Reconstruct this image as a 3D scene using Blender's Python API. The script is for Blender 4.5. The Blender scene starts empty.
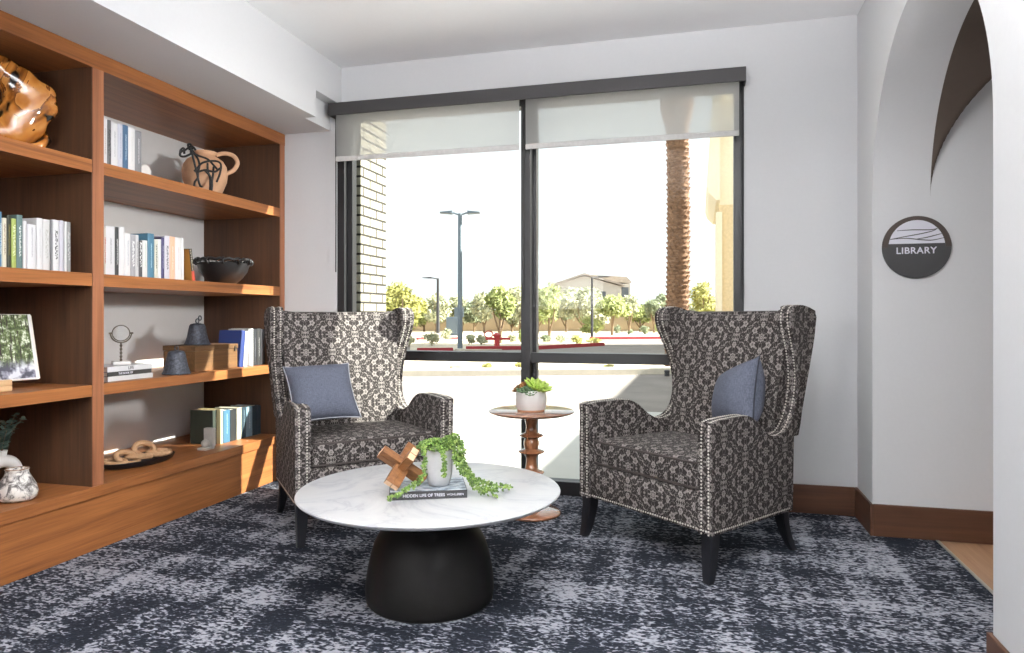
import bpy, bmesh, math, random
from mathutils import Vector, Matrix, Euler, noise as mnoise
PI = math.pi
R_ = math.radians
sc = bpy.context.scene
C = bpy.context.scene.collection

# ------------------------------------------------------------------ camera
F_PX, CX, HY, CAMZ = 698.0, 512.0, 317.0, 1.10
YAW = math.radians(15.07)
cam_d = bpy.data.cameras.new('camera')
cam_d.sensor_width = 36.0
cam_d.lens = F_PX / 1024 * 36.0
cam_d.shift_y = -(326.5 - HY) / 1024
cam_d.clip_start = 0.02
cam_d.clip_end = 600
cam = bpy.data.objects.new('camera', cam_d)
C.objects.link(cam)
cam.location = (0, 0, CAMZ)
cam.rotation_euler = (PI / 2, 0, YAW)
sc.camera = cam

# ------------------------------------------------------------------ world, sun, lights, exposure
sc.view_settings.view_transform = 'Standard'
sc.view_settings.look = 'None'
sc.view_settings.gamma = 1.0
sc.view_settings.use_curve_mapping = False
sc.view_settings.exposure = 0.33
sc.cycles.use_denoising = True
sc.cycles.max_bounces = 8
sc.cycles.diffuse_bounces = 5
sc.cycles.transparent_max_bounces = 12
sc.cycles.sample_clamp_indirect = 6.0
sc.cycles.caustics_reflective = False
sc.cycles.caustics_refractive = False

world = bpy.data.worlds.new('sky')
sc.world = world
world.use_nodes = True
wbg = world.node_tree.nodes['Background']
wbg.inputs['Color'].default_value = (0.90, 0.955, 1.0, 1)
wbg.inputs['Strength'].default_value = 1.15

def light(name, kind, loc, power, size=None, aim=None, color=(1, 1, 1), size_y=None, spread=None):
    d = bpy.data.lights.new(name, kind)
    d.energy = power
    d.color = color
    if kind == 'AREA':
        d.shape = 'RECTANGLE' if size_y else 'SQUARE'
        d.size = size
        if size_y: d.size_y = size_y
        if spread: d.spread = spread
    o = bpy.data.objects.new(name, d)
    C.objects.link(o)
    o.location = loc
    if aim is not None:
        o.rotation_euler = (Vector(aim) - Vector(loc)).to_track_quat('-Z', 'Y').to_euler()
    return o

SUN_H, SUN_EL = (0.947, 0.322), R_(33)
sun = light('sun', 'SUN', (20, 15, 25), 22.0, color=(1.0, 0.955, 0.87))
sv = Vector((SUN_H[0] * math.cos(SUN_EL), SUN_H[1] * math.cos(SUN_EL), math.sin(SUN_EL)))
sun.rotation_euler = (-sv).to_track_quat('-Z', 'Y').to_euler()
sun.data.angle = R_(0.6)
portal = light('window_portal', 'AREA', (-1.06, 4.44, 1.25), 1, size=2.7, size_y=2.55, aim=(-1.06, 0, 1.25))
portal.data.cycles.is_portal = True
light('hallway_strobe', 'AREA', (2.35, 2.50, 1.95), 8.5, size=0.32, aim=(-2.9, 3.25, 1.55), color=(1, 0.98, 0.95), spread=R_(44))
light('camera_strobe', 'AREA', (-1.7, -0.8, 1.65), 27, size=0.9, aim=(-0.4, 3.4, 0.8), color=(1, 0.985, 0.96))
light('bounce_fill', 'AREA', (0.05, -0.2, 1.15), 285, size=1.4, aim=(0.0, 0.36, 3.0), color=(1, 0.995, 0.99), spread=R_(112))  # added unseen fill aimed upward, brightens ceiling and walls
light('hallway_fill', 'AREA', (1.85, 0.9, 2.15), 9, size=0.5, aim=(1.6, 3.8, 1.0), color=(1, 0.98, 0.96))  # added fill with no visible fixture, lifts the hall end wall

# ------------------------------------------------------------------ measuring helpers (photo survey -> metres)
RV = Vector((math.cos(YAW), math.sin(YAW), 0))
FV = Vector((-math.sin(YAW), math.cos(YAW), 0))
def W(px, py, t):
    p = FV * t + RV * ((px - CX) / F_PX * t)
    p.z = CAMZ - (py - HY) / F_PX * t
    return p
def G(px, py, zg=-0.05):
    return W(px, py, F_PX * (CAMZ - zg) / (py - HY))
def TX(px, X):
    return X / (FV.x + RV.x * (px - CX) / F_PX)
def YX(px, X):
    return TX(px, X) * (FV.y + RV.y * (px - CX) / F_PX)
def ZX(px, py, X):
    return CAMZ - (py - HY) / F_PX * TX(px, X)

# ------------------------------------------------------------------ node helpers
def srgb(r, g, b):
    def f(c):
        c /= 255.0
        return c / 12.92 if c <= 0.04045 else ((c + 0.055) / 1.055) ** 2.4
    return (f(r), f(g), f(b), 1.0)

class NT:
    def __init__(s, name):
        s.m = bpy.data.materials.new(name)
        s.m.use_nodes = True
        s.t = s.m.node_tree
        s.b = s.t.nodes['Principled BSDF']
        s.out = s.t.nodes['Material Output']
    def n(s, typ, **kw):
        nd = s.t.nodes.new(typ)
        for k, v in kw.items(): setattr(nd, k, v)
        return nd
    def put(s, sock, v):
        if v is None: return
        if hasattr(v, 'is_linked') or hasattr(v, 'links'): s.t.links.new(v, sock)
        else: sock.default_value = v
    def math(s, op, a, b=None, c=None, clamp=False):
        nd = s.n('ShaderNodeMath', operation=op, use_clamp=clamp)
        s.put(nd.inputs[0], a); s.put(nd.inputs[1], b); s.put(nd.inputs[2], c)
        return nd.outputs[0]
    def coords(s, which='Object', scale=(1, 1, 1), rot=(0, 0, 0), loc=(0, 0, 0)):
        tc = s.n('ShaderNodeTexCoord')
        mp = s.n('ShaderNodeMapping')
        mp.inputs['Scale'].default_value = scale
        mp.inputs['Rotation'].default_value = rot
        mp.inputs['Location'].default_value = loc
        s.t.links.new(tc.outputs[which], mp.inputs[0])
        return mp.outputs[0]
    def noise(s, vec, scale=5, detail=2, rough=0.5, dist=0.0):
        nd = s.n('ShaderNodeTexNoise')
        s.put(nd.inputs['Vector'], vec)
        nd.inputs['Scale'].default_value = scale
        nd.inputs['Detail'].default_value = detail
        nd.inputs['Roughness'].default_value = rough
        nd.inputs['Distortion'].default_value = dist
        return nd.outputs['Fac']
    def ramp(s, fac, stops, interp='LINEAR'):
        nd = s.n('ShaderNodeValToRGB')
        nd.color_ramp.interpolation = interp
        el = nd.color_ramp.elements
        el[0].position, el[0].color = stops[0]
        el[1].position, el[1].color = stops[-1]
        for p, c in stops[1:-1]:
            e = el.new(p); e.color = c
        s.put(nd.inputs[0], fac)
        return nd.outputs[0]
    def mix(s, fac, a, b):
        nd = s.n('ShaderNodeMix', data_type='RGBA')
        s.put(nd.inputs[0], fac); s.put(nd.inputs[6], a); s.put(nd.inputs[7], b)
        return nd.outputs[2]
    def bump(s, h, strength=0.3, dist=0.002):
        nd = s.n('ShaderNodeBump')
        nd.inputs['Strength'].default_value = strength
        nd.inputs['Distance'].default_value = dist
        s.put(nd.inputs['Height'], h)
        s.t.links.new(nd.outputs[0], s.b.inputs['Normal'])
    def set(s, **kw):
        for k, v in kw.items(): s.put(s.b.inputs[k.replace('_', ' ')], v)
        return s

def plain(name, col, rough=0.5, metal=0.0, var=0.06, scale=30, bump=0.1, spec=None, coat=0.0):
    m = NT(name)
    v = m.coords()
    f = m.noise(v, scale, 3)
    dark = tuple(c * (1 - var * 2) for c in col[:3]) + (1,)
    lite = tuple(min(1, c * (1 + var * 2)) for c in col[:3]) + (1,)
    m.set(Base_Color=m.ramp(f, [(0.3, dark), (0.7, lite)]), Roughness=rough, Metallic=metal)
    if spec is not None: m.b.inputs['Specular IOR Level'].default_value = spec
    if coat: m.b.inputs['Coat Weight'].default_value = coat
    if bump: m.bump(f, bump, 0.001)
    return m.m

def wood(name, c1, c2, axis, rough=0.42, scale=1.0, coat=0.0, spec=0.35):
    m = NT(name)
    s = [34 * scale] * 3
    s[axis] = 1.3 * scale
    v = m.coords(scale=tuple(s))
    warp = m.noise(v, 0.35, 3, 0.6)
    s2 = [150 * scale] * 3; s2[axis] = 4.0 * scale
    v2 = m.coords(scale=tuple(s2))
    fine = m.noise(v2, 1.0, 3, 0.65)
    broad = m.noise(v, 1.0, 4, 0.6, 0.6)
    f = m.math('ADD', m.math('MULTIPLY', broad, 0.5), m.math('ADD', m.math('MULTIPLY', fine, 0.3), m.math('MULTIPLY', warp, 0.3)))
    col = m.ramp(f, [(0.36, c2), (0.5, tuple((a + b) / 2 for a, b in zip(c1, c2))), (0.68, c1)])
    m.set(Base_Color=col, Roughness=rough)
    m.b.inputs['Specular IOR Level'].default_value = spec
    if coat: m.b.inputs['Coat Weight'].default_value = coat
    m.bump(fine, 0.12, 0.001)
    return m.m

# ------------------------------------------------------------------ materials
M = {}
M['wall'] = plain('white_painted_plaster', srgb(214, 215, 217), 0.75, var=0.004, scale=60, bump=0.05, spec=0.25)
M['ceiling'] = plain('white_ceiling_paint', srgb(240, 240, 241), 0.8, var=0.003, scale=40, bump=0.03, spec=0.2)
WC1, WC2 = srgb(162, 103, 58), srgb(102, 60, 33)
M['walnut_y'] = wood('walnut_grain_along_shelf', WC1, WC2, 1)
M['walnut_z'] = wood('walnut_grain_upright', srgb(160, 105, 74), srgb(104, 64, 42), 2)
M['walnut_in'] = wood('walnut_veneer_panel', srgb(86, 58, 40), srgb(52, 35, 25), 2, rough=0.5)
M['walnut_base'] = wood('walnut_baseboard_x', srgb(88, 58, 42), srgb(60, 39, 29), 0, rough=0.45)
M['walnut_base_y'] = wood('walnut_baseboard_y', srgb(88, 58, 42), srgb(60, 39, 29), 1, rough=0.45)
M['backpanel'] = plain('pale_grey_back_panel', srgb(214, 214, 214), 0.6, var=0.005, scale=20, bump=0.0)
M['frame'] = plain('dark_bronze_aluminium', srgb(38, 38, 40), 0.4, metal=0.1, var=0.02, scale=80, bump=0.02)
M['valance'] = plain('charcoal_fascia_paint', srgb(54, 52, 53), 0.5, var=0.01, bump=0.0)
M['black'] = plain('matte_black_iron', srgb(26, 26, 28), 0.5, var=0.1, scale=90, bump=0.2)
M['legs'] = plain('black_stained_leg_wood', srgb(20, 21, 26), 0.4, var=0.05, scale=40, bump=0.02)
M['pedestal'] = plain('blackened_metal_pedestal', srgb(27, 26, 25), 0.5, metal=0.2, var=0.12, scale=9, bump=0.05, spec=0.2)
M['nail'] = plain('antique_pewter_nailhead', srgb(196, 191, 182), 0.3, metal=0.85, var=0.05, bump=0.0)
M['white_ceramic'] = plain('white_ceramic', srgb(226, 224, 222), 0.35, var=0.01, scale=40, bump=0.02)
M['grey_pot'] = plain('pale_grey_stoneware', srgb(206, 205, 206), 0.6, var=0.02, scale=60, bump=0.05)
M['pages'] = plain('page_block_paper', srgb(226, 218, 202), 0.85, var=0.05, scale=200, bump=0.1)
M['tan'] = plain('tan_leather_ring', srgb(196, 150, 118), 0.6, bump=0.03)
M['terracotta'] = plain('buff_terracotta', srgb(206, 164, 130), 0.7, var=0.04, scale=25, bump=0.08)
M['plywood'] = wood('pale_beech', srgb(214, 180, 138), srgb(188, 150, 108), 1, rough=0.5)
M['chainwood'] = wood('pale_mango_wood_links', srgb(200, 160, 122), srgb(160, 120, 86), 0, rough=0.6)
M['tray'] = plain('blue_black_tray_lacquer', srgb(26, 30, 38), 0.4, var=0.05, bump=0.05)
M['boxwood'] = wood('aged_box_wood', srgb(112, 80, 48), srgb(66, 46, 28), 1, rough=0.6)
M['burr1'] = wood('acacia_bar_wood', srgb(132, 88, 50), srgb(78, 48, 28), 0, rough=0.45)
M['endgrain'] = plain('pale_end_grain', srgb(216, 180, 146), 0.6, var=0.04, scale=60, bump=0.02)
M['tablewood'] = wood('walnut_turned_wood', srgb(156, 104, 72), srgb(98, 60, 38), 2, rough=0.25, coat=0.5)
M['tabletopwood'] = wood('walnut_table_top_gloss', srgb(156, 108, 82), srgb(112, 72, 52), 0, rough=0.2, coat=0.7)
M['hallfloor'] = wood('oak_plank_floor', srgb(186, 148, 116), srgb(150, 112, 84), 1, rough=0.4)
M['metal_strip'] = plain('aluminium_edge_strip', srgb(190, 186, 180), 0.4, metal=0.6, bump=0.0)
M['barrel'] = plain('dark_brown_vault', srgb(84, 72, 64), 0.8, var=0.02, bump=0.03)  # dark brown base colour over the whole hall vault
M['sign_black'] = plain('sign_charcoal', srgb(48, 48, 50), 0.5, var=0.01, bump=0.0)
M['sign_bronze'] = plain('sign_bronze_rim', srgb(56, 44, 38), 0.4, metal=0.2, var=0.02, bump=0.0)
M['sign_white'] = plain('sign_white', srgb(222, 222, 232), 0.5, var=0.0, bump=0.0)
M['brass'] = plain('aged_pewter_brass', srgb(92, 84, 74), 0.35, metal=0.8, bump=0.0)
M['marble_grey'] = plain('grey_marble_block', srgb(168, 164, 158), 0.35, var=0.08, scale=18, bump=0.0)
M['soil'] = plain('dark_potting_soil', srgb(52, 42, 34), 0.95, var=0.2, scale=120, bump=0.5)

def bell_mat():
    m = NT('pitted_blue_black_iron')
    f = m.noise(m.coords(), 90, 4, 0.7)
    m.set(Base_Color=m.ramp(f, [(0.35, srgb(34, 35, 40)), (0.7, srgb(86, 90, 102))]), Roughness=0.6, Metallic=0.3)
    m.bump(f, 0.6, 0.003)
    return m.m
M['bell'] = bell_mat()

def marble():
    m = NT('white_marble_top')
    v = m.coords(rot=(0, 0, 0.6))
    n1 = m.noise(v, 2.6, 6, 0.62, 1.4)
    vein = m.math('ABSOLUTE', m.math('SUBTRACT', n1, 0.5))
    veins = m.ramp(vein, [(0.0, srgb(172, 173, 179)), (0.022, srgb(188, 189, 192)), (0.09, srgb(199, 199, 200))])
    cloud = m.noise(v, 1.2, 3)
    m.set(Base_Color=m.mix(m.math('MULTIPLY', cloud, 0.35), veins, srgb(202, 202, 202)), Roughness=0.3)
    m.b.inputs['Specular IOR Level'].default_value = 0.4
    return m.m
M['marble'] = marble()

def carpet():
    m = NT('abraded_navy_and_grey_carpet')
    v = m.coords()
    f1 = m.noise(m.coords(scale=(1.0, 1.9, 1), rot=(0, 0, 0.15)), 34, 1, 0.4, 0.9)
    f2 = m.noise(m.coords(scale=(1.0, 1.6, 1), rot=(0, 0, -0.5), loc=(3, 7, 0)), 66, 1, 0.5, 0.6)
    g1 = m.noise(v, 1.5, 3, 0.6)
    bandy = m.noise(m.coords(scale=(7.0, 0.7, 1), loc=(1.3, 0, 0)), 1.0, 2, 0.6)
    bandx = m.noise(m.coords(scale=(0.6, 6.0, 1), loc=(0, 4.1, 0)), 1.0, 2, 0.6)
    grid = m.math('ADD', bandy, bandx)
    fl = m.math('ADD', m.math('MULTIPLY', f1, 0.62), m.math('MULTIPLY', f2, 0.38))
    fac = m.math('ADD', fl, m.math('ADD', m.math('MULTIPLY', m.math('SUBTRACT', g1, 0.5), 0.30), m.math('MULTIPLY', m.math('SUBTRACT', grid, 1.0), 0.42)))
    col = m.ramp(fac, [(0.445, srgb(31, 34, 42)), (0.505, srgb(50, 54, 64)), (0.545, srgb(98, 101, 110)), (0.61, srgb(148, 149, 157))])
    m.set(Base_Color=col, Roughness=0.95)
    m.b.inputs['Specular IOR Level'].default_value = 0.1
    m.b.inputs['Sheen Weight'].default_value = 0.0
    m.bump(m.math('ADD', f1, f2), 0.8, 0.006)
    return m.m
M['carpet'] = carpet()

def damask():
    m = NT('grey_brown_floral_damask')
    tc = m.n('ShaderNodeTexCoord')
    sp = m.n('ShaderNodeSeparateXYZ')
    m.t.links.new(tc.outputs['UV'], sp.inputs[0])
    PU, PV = 0.160, 0.20
    u = m.math('DIVIDE', sp.outputs[0], PU)
    col_i = m.math('FLOOR', u)
    par = m.math('MULTIPLY', m.math('MODULO', m.math('ABSOLUTE', col_i), 2.0), 0.5)
    v = m.math('ADD', m.math('DIVIDE', sp.outputs[1], PV), par)
    fu = m.math('MULTIPLY', m.math('ABSOLUTE', m.math('SUBTRACT', m.math('FRACT', u), 0.5)), PU)
    fvs = m.math('SUBTRACT', m.math('FRACT', v), 0.5)
    fv = m.math('MULTIPLY', m.math('ABSOLUTE', fvs), PV)
    def flower(cu, cv, rad, k, ring):
        du = m.math('SUBTRACT', fu, cu); dv = m.math('SUBTRACT', fv, cv)
        r = m.math('SQRT', m.math('ADD', m.math('MULTIPLY', du, du), m.math('MULTIPLY', dv, dv)))
        th = m.math('ARCTAN2', dv, du)
        pet = m.math('ADD', m.math('MULTIPLY', m.math('ABSOLUTE', m.math('COSINE', m.math('MULTIPLY', th, k / 2))), 0.42 * rad), 0.62 * rad)
        inside = m.math('LESS_THAN', r, pet)
        rr = m.math('DIVIDE', r, pet)
        gap = m.math('LESS_THAN', m.math('ABSOLUTE', m.math('SUBTRACT', rr, ring)), 0.10)
        gap2 = m.math('LESS_THAN', rr, 0.14)
        return m.math('MULTIPLY', inside, m.math('SUBTRACT', 1.0, m.math('MAXIMUM', gap, gap2)))
    fl = m.math('MAXIMUM', flower(0.0, 0.0, 0.0215, 8, 0.55), flower(0.047, 0.034, 0.0165, 5, 0.34))
    fl = m.math('MAXIMUM', fl, flower(0.0, 0.064, 0.0140, 6, 0.40))
    fl = m.math('MAXIMUM', fl, flower(0.080, 0.100, 0.0195, 6, 0.50))
    cb = m.n('ShaderNodeCombineXYZ')
    m.put(cb.inputs[0], fu); m.put(cb.inputs[1], fv)
    n1 = m.noise(cb.outputs[0], 36, 0, 0.5, 0.7)
    vine = m.math('LESS_THAN', m.math('ABSOLUTE', m.math('SUBTRACT', n1, 0.5)), 0.017)
    n2 = m.noise(cb.outputs[0], 62, 0, 0.4, 0.7)
    leaf = m.math('GREATER_THAN', n2, 0.645)
    mask = m.math('MAXIMUM', fl, m.math('MAXIMUM', m.math('MULTIPLY', vine, 0.8), m.math('MULTIPLY', leaf, 0.75)))
    weave = m.noise(tc.outputs['UV'], 700, 2)
    mask = m.math('MULTIPLY', mask, m.math('ADD', 0.72, m.math('MULTIPLY', weave, 0.4)), clamp=True)
    c = m.mix(mask, srgb(47, 43, 42), srgb(138, 132, 129))
    m.set(Base_Color=c, Roughness=0.7)
    m.b.inputs['Specular IOR Level'].default_value = 0.12
    m.b.inputs['Sheen Weight'].default_value = 0.0
    m.bump(m.math('ADD', m.math('MULTIPLY', mask, 0.7), m.math('MULTIPLY', weave, 0.4)), 0.25, 0.001)
    return m.m
M['damask'] = damask()

M['welt'] = plain('dark_taupe_welt_cord', srgb(58, 51, 49), 0.8, bump=0.0)
def linen():
    m = NT('slate_blue_linen')
    w1 = m.noise(m.coords(scale=(1, 12, 1)), 60, 2)
    w2 = m.noise(m.coords(scale=(12, 1, 1)), 60, 2)
    f = m.math('MULTIPLY', m.math('ADD', w1, w2), 0.5)
    m.set(Base_Color=m.ramp(f, [(0.35, srgb(58, 62, 74)), (0.65, srgb(88, 93, 108))]), Roughness=0.9)
    m.b.inputs['Sheen Weight'].default_value = 0.0
    m.bump(f, 0.25, 0.001)
    return m.m
M['linen'] = linen()
M['linen_trim'] = plain('pale_linen_piping', srgb(150, 152, 160), 0.9, bump=0.0)
M['linen_dark'] = plain('black_zip_seam', srgb(34, 36, 46), 0.9, bump=0.0)

def glass():
    m = NT('clear_window_glass')
    tr = m.n('ShaderNodeBsdfTransparent'); tr.inputs[0].default_value = (0.95, 0.975, 0.965, 1)
    gl = m.n('ShaderNodeBsdfGlossy'); gl.inputs['Roughness'].default_value = 0.01
    ge = m.n('ShaderNodeNewGeometry')
    dt = m.n('ShaderNodeVectorMath', operation='DOT_PRODUCT')
    m.t.links.new(ge.outputs['Normal'], dt.inputs[0]); m.t.links.new(ge.outputs['Incoming'], dt.inputs[1])
    cs = m.math('SUBTRACT', 1.0, m.math('ABSOLUTE', dt.outputs['Value']), clamp=True)
    fr = m.math('ADD', 0.008, m.math('MULTIPLY', m.math('POWER', cs, 5.0), 0.6))
    mx = m.n('ShaderNodeMixShader')
    m.t.links.new(fr, mx.inputs[0]); m.t.links.new(tr.outputs[0], mx.inputs[1]); m.t.links.new(gl.outputs[0], mx.inputs[2])
    m.t.links.new(mx.outputs[0], m.out.inputs[0])
    return m.m
M['glass'] = glass()

def shade_fabric():
    m = NT('sheer_solar_shade_fabric')
    tr = m.n('ShaderNodeBsdfTransparent'); tr.inputs[0].default_value = (1, 1, 0.98, 1)
    tl = m.n('ShaderNodeBsdfTranslucent'); tl.inputs[0].default_value = (0.50, 0.50, 0.50, 1)
    df = m.n('ShaderNodeBsdfDiffuse'); df.inputs[0].default_value = (0.74, 0.74, 0.74, 1)
    a = m.n('ShaderNodeMixShader'); a.inputs[0].default_value = 0.30
    b = m.n('ShaderNodeMixShader'); b.inputs[0].default_value = 0.78
    m.t.links.new(tl.outputs[0], a.inputs[1]); m.t.links.new(df.outputs[0], a.inputs[2])
    m.t.links.new(tr.outputs[0], b.inputs[1]); m.t.links.new(a.outputs[0], b.inputs[2])
    m.t.links.new(b.outputs[0], m.out.inputs[0])
    return m.m
M['shade'] = shade_fabric()
M['hem'] = plain('shade_hem_bar_fabric', srgb(206, 205, 203), 0.8, var=0.03, scale=60, bump=0.02)

def brick():
    m = NT('cream_brick_running_bond')
    tc = m.n('ShaderNodeTexCoord')
    b = m.n('ShaderNodeTexBrick')
    m.t.links.new(tc.outputs['UV'], b.inputs['Vector'])
    b.inputs['Color1'].default_value = srgb(140, 134, 120)
    b.inputs['Color2'].default_value = srgb(150, 144, 130)
    b.inputs['Mortar'].default_value = srgb(34, 30, 23)
    b.inputs['Scale'].default_value = 1.0
    b.inputs['Mortar Size'].default_value = 0.008
    b.inputs['Mortar Smooth'].default_value = 0.1
    b.inputs['Brick Width'].default_value = 0.20
    b.inputs['Row Height'].default_value = 0.0667
    m.set(Base_Color=b.outputs['Color'], Roughness=0.85)
    m.bump(m.math('SUBTRACT', 1.0, b.outputs['Fac']), 0.5, 0.004)
    return m.m
M['brick'] = brick()
M['stucco'] = plain('tan_stucco', srgb(222, 200, 160), 0.9, var=0.05, scale=12, bump=0.2)
M['stucco_cream'] = plain('cream_stucco_trim', srgb(236, 226, 200), 0.9, var=0.02, scale=12, bump=0.1)
M['farwall'] = plain('tan_block_fence', srgb(176, 158, 134), 0.9, var=0.05, scale=0.8, bump=0.0)
M['house'] = plain('greige_house_stucco', srgb(196, 190, 180), 0.9, var=0.02, scale=1, bump=0.0)
M['roof'] = plain('pale_roof_tiles', srgb(176, 164, 152), 0.9, var=0.08, scale=3, bump=0.0)
M['dark_glass'] = plain('dark_window_pane', srgb(92, 98, 104), 0.3, bump=0.0)
M['concrete'] = plain('pale_patio_concrete', srgb(192, 190, 186), 0.9, var=0.015, scale=3, bump=0.1)
M['asphalt'] = plain('sun_bleached_asphalt', srgb(136, 128, 123), 0.95, var=0.06, scale=1.3, bump=0.1)
M['gravel'] = plain('desert_gravel', srgb(206, 192, 172), 0.95, var=0.08, scale=4, bump=0.2)
M['curb'] = plain('kerb_concrete', srgb(214, 206, 192), 0.9, var=0.03, scale=8, bump=0.1)
M['redcurb'] = plain('red_kerb_paint', srgb(158, 56, 62), 0.8, var=0.06, scale=8, bump=0.0)
M['redpaint'] = plain('red_hydrant_paint', srgb(176, 52, 56), 0.5, var=0.04, bump=0.0)
M['lamp_grey'] = plain('galvanised_lamp_pole', srgb(104, 116, 126), 0.5, metal=0.2, bump=0.0)
M['lamp_dark'] = plain('dark_bronze_lamp_pole', srgb(62, 62, 66), 0.5, metal=0.2, bump=0.0)
M['boulder'] = plain('tan_boulder', srgb(200, 184, 156), 0.9, var=0.08, scale=5, bump=0.3)
M['bark'] = plain('grey_brown_bark', srgb(128, 108, 86), 0.95, var=0.15, scale=20, bump=0.4)
M['cabinet_blue'] = plain('blue_grey_steel', srgb(96, 110, 124), 0.5, bump=0.0)

def palm_bark():
    m = NT('palm_trunk_bark')
    f = m.noise(m.coords(scale=(1, 1, 2.5)), 9, 4, 0.7)
    m.set(Base_Color=m.ramp(f, [(0.3, srgb(88, 66, 50)), (0.55, srgb(138, 106, 82)), (0.75, srgb(168, 140, 116))]), Roughness=0.95)
    return m.m
M['palm'] = palm_bark()
def leafmat(name, a, b, transl=0.3):
    m = NT(name)
    f = m.noise(m.coords(), 3.0, 2)
    g = m.n('ShaderNodeObjectInfo')
    m.set(Base_Color=m.ramp(f, [(0.35, a), (0.65, b)]), Roughness=0.7)
    m.b.inputs['Specular IOR Level'].default_value = 0.2
    return m.m
M['leaf_yellow'] = leafmat('yellow_green_leaves', srgb(156, 154, 82), srgb(188, 184, 118))
M['leaf_green'] = leafmat('fresh_green_leaves', srgb(142, 152, 92), srgb(178, 184, 126))
M['leaf_pale'] = leafmat('dusty_pale_green_leaves', srgb(158, 162, 130), srgb(192, 192, 164))
M['leaf_sage'] = leafmat('sage_green_leaves', srgb(120, 130, 102), srgb(158, 164, 136))
M['leaf_euca'] = leafmat('eucalyptus_leaves', srgb(60, 78, 72), srgb(104, 124, 112))
M['frond'] = leafmat('palm_frond_green', srgb(96, 116, 62), srgb(140, 156, 88))

def pearl():
    m = NT('string_of_pearls_green')
    f = m.noise(m.coords(), 60, 2)
    m.set(Base_Color=m.ramp(f, [(0.3, srgb(54, 82, 30)), (0.5, srgb(92, 122, 50)), (0.7, srgb(152, 172, 94))]), Roughness=0.4)
    m.b.inputs['Subsurface Weight'].default_value = 0.0
    return m.m
M['pearl'] = pearl()
M['succ_lime'] = leafmat('lime_succulent', srgb(150, 186, 70), srgb(196, 214, 120))
M['succ_teal'] = leafmat('blue_green_succulent', srgb(84, 112, 84), srgb(128, 150, 112))
M['succ_brown'] = leafmat('bronze_succulent', srgb(120, 82, 50), srgb(168, 116, 74))

def burl():
    m = NT('polished_burl_wood')
    v = m.coords(scale=(1, 1, 0.6), rot=(0.5, 0.3, 0))
    n1 = m.noise(v, 4.5, 4, 0.55, 1.0)
    rings = m.math('FRACT', m.math('MULTIPLY', n1, 9.0))
    n2 = m.noise(v, 5.5, 3, 0.6, 0.5)
    c = m.ramp(rings, [(0.0, srgb(86, 46, 16)), (0.5, srgb(160, 98, 38)), (1.0, srgb(184, 126, 62))])
    c = m.mix(m.ramp(n2, [(0.53, (0, 0, 0, 1)), (0.57, (1, 1, 1, 1))]), c, srgb(22, 15, 12))
    m.set(Base_Color=c, Roughness=0.12)
    m.b.inputs['Coat Weight'].default_value = 0.8
    m.bump(n1, 0.2, 0.004)
    return m.m
M['burl'] = burl()

def speckle():
    m = NT('mottled_white_and_charcoal_glaze')
    f = m.noise(m.coords(), 26, 5, 0.75, 0.8)
    m.set(Base_Color=m.ramp(f, [(0.42, srgb(92, 86, 84)), (0.50, srgb(180, 176, 172)), (0.56, srgb(226, 222, 216))]), Roughness=0.6)
    m.bump(f, 0.4, 0.003)
    return m.m
M['speckle'] = speckle()

def garden_photo():
    m = NT('printed_garden_photograph')
    v = m.coords()
    f = m.noise(v, 32, 5, 0.75)
    sp = m.n('ShaderNodeSeparateXYZ'); m.t.links.new(v, sp.inputs[0])
    trunks = m.noise(m.coords(scale=(1, 14, 1.2)), 9, 3, 0.6)
    dark = m.ramp(f, [(0.38, srgb(44, 52, 34)), (0.52, srgb(104, 120, 74)), (0.62, srgb(228, 232, 214))])
    tr = m.ramp(trunks, [(0.42, (1, 1, 1, 1)), (0.46, (0, 0, 0, 1))])
    up = m.mix(tr, dark, srgb(52, 44, 38))
    low = m.ramp(m.noise(v, 26, 3), [(0.42, srgb(72, 72, 84)), (0.52, srgb(150, 150, 164)), (0.6, srgb(214, 216, 224))])
    k = m.ramp(sp.outputs[2], [(0.055, (0, 0, 0, 1)), (0.10, (1, 1, 1, 1))])
    m.set(Base_Color=m.mix(k, low, up), Roughness=0.25)
    return m.m
M['photo'] = garden_photo()

def cover_print():
    m = NT('pale_blue_printed_cover')
    f = m.noise(m.coords(scale=(1, 3, 1)), 22, 4, 0.7)
    m.set(Base_Color=m.ramp(f, [(0.4, srgb(72, 82, 98)), (0.5, srgb(166, 180, 196)), (0.6, srgb(222, 226, 230))]), Roughness=0.35)
    return m.m
M['cover_print'] = cover_print()

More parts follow.
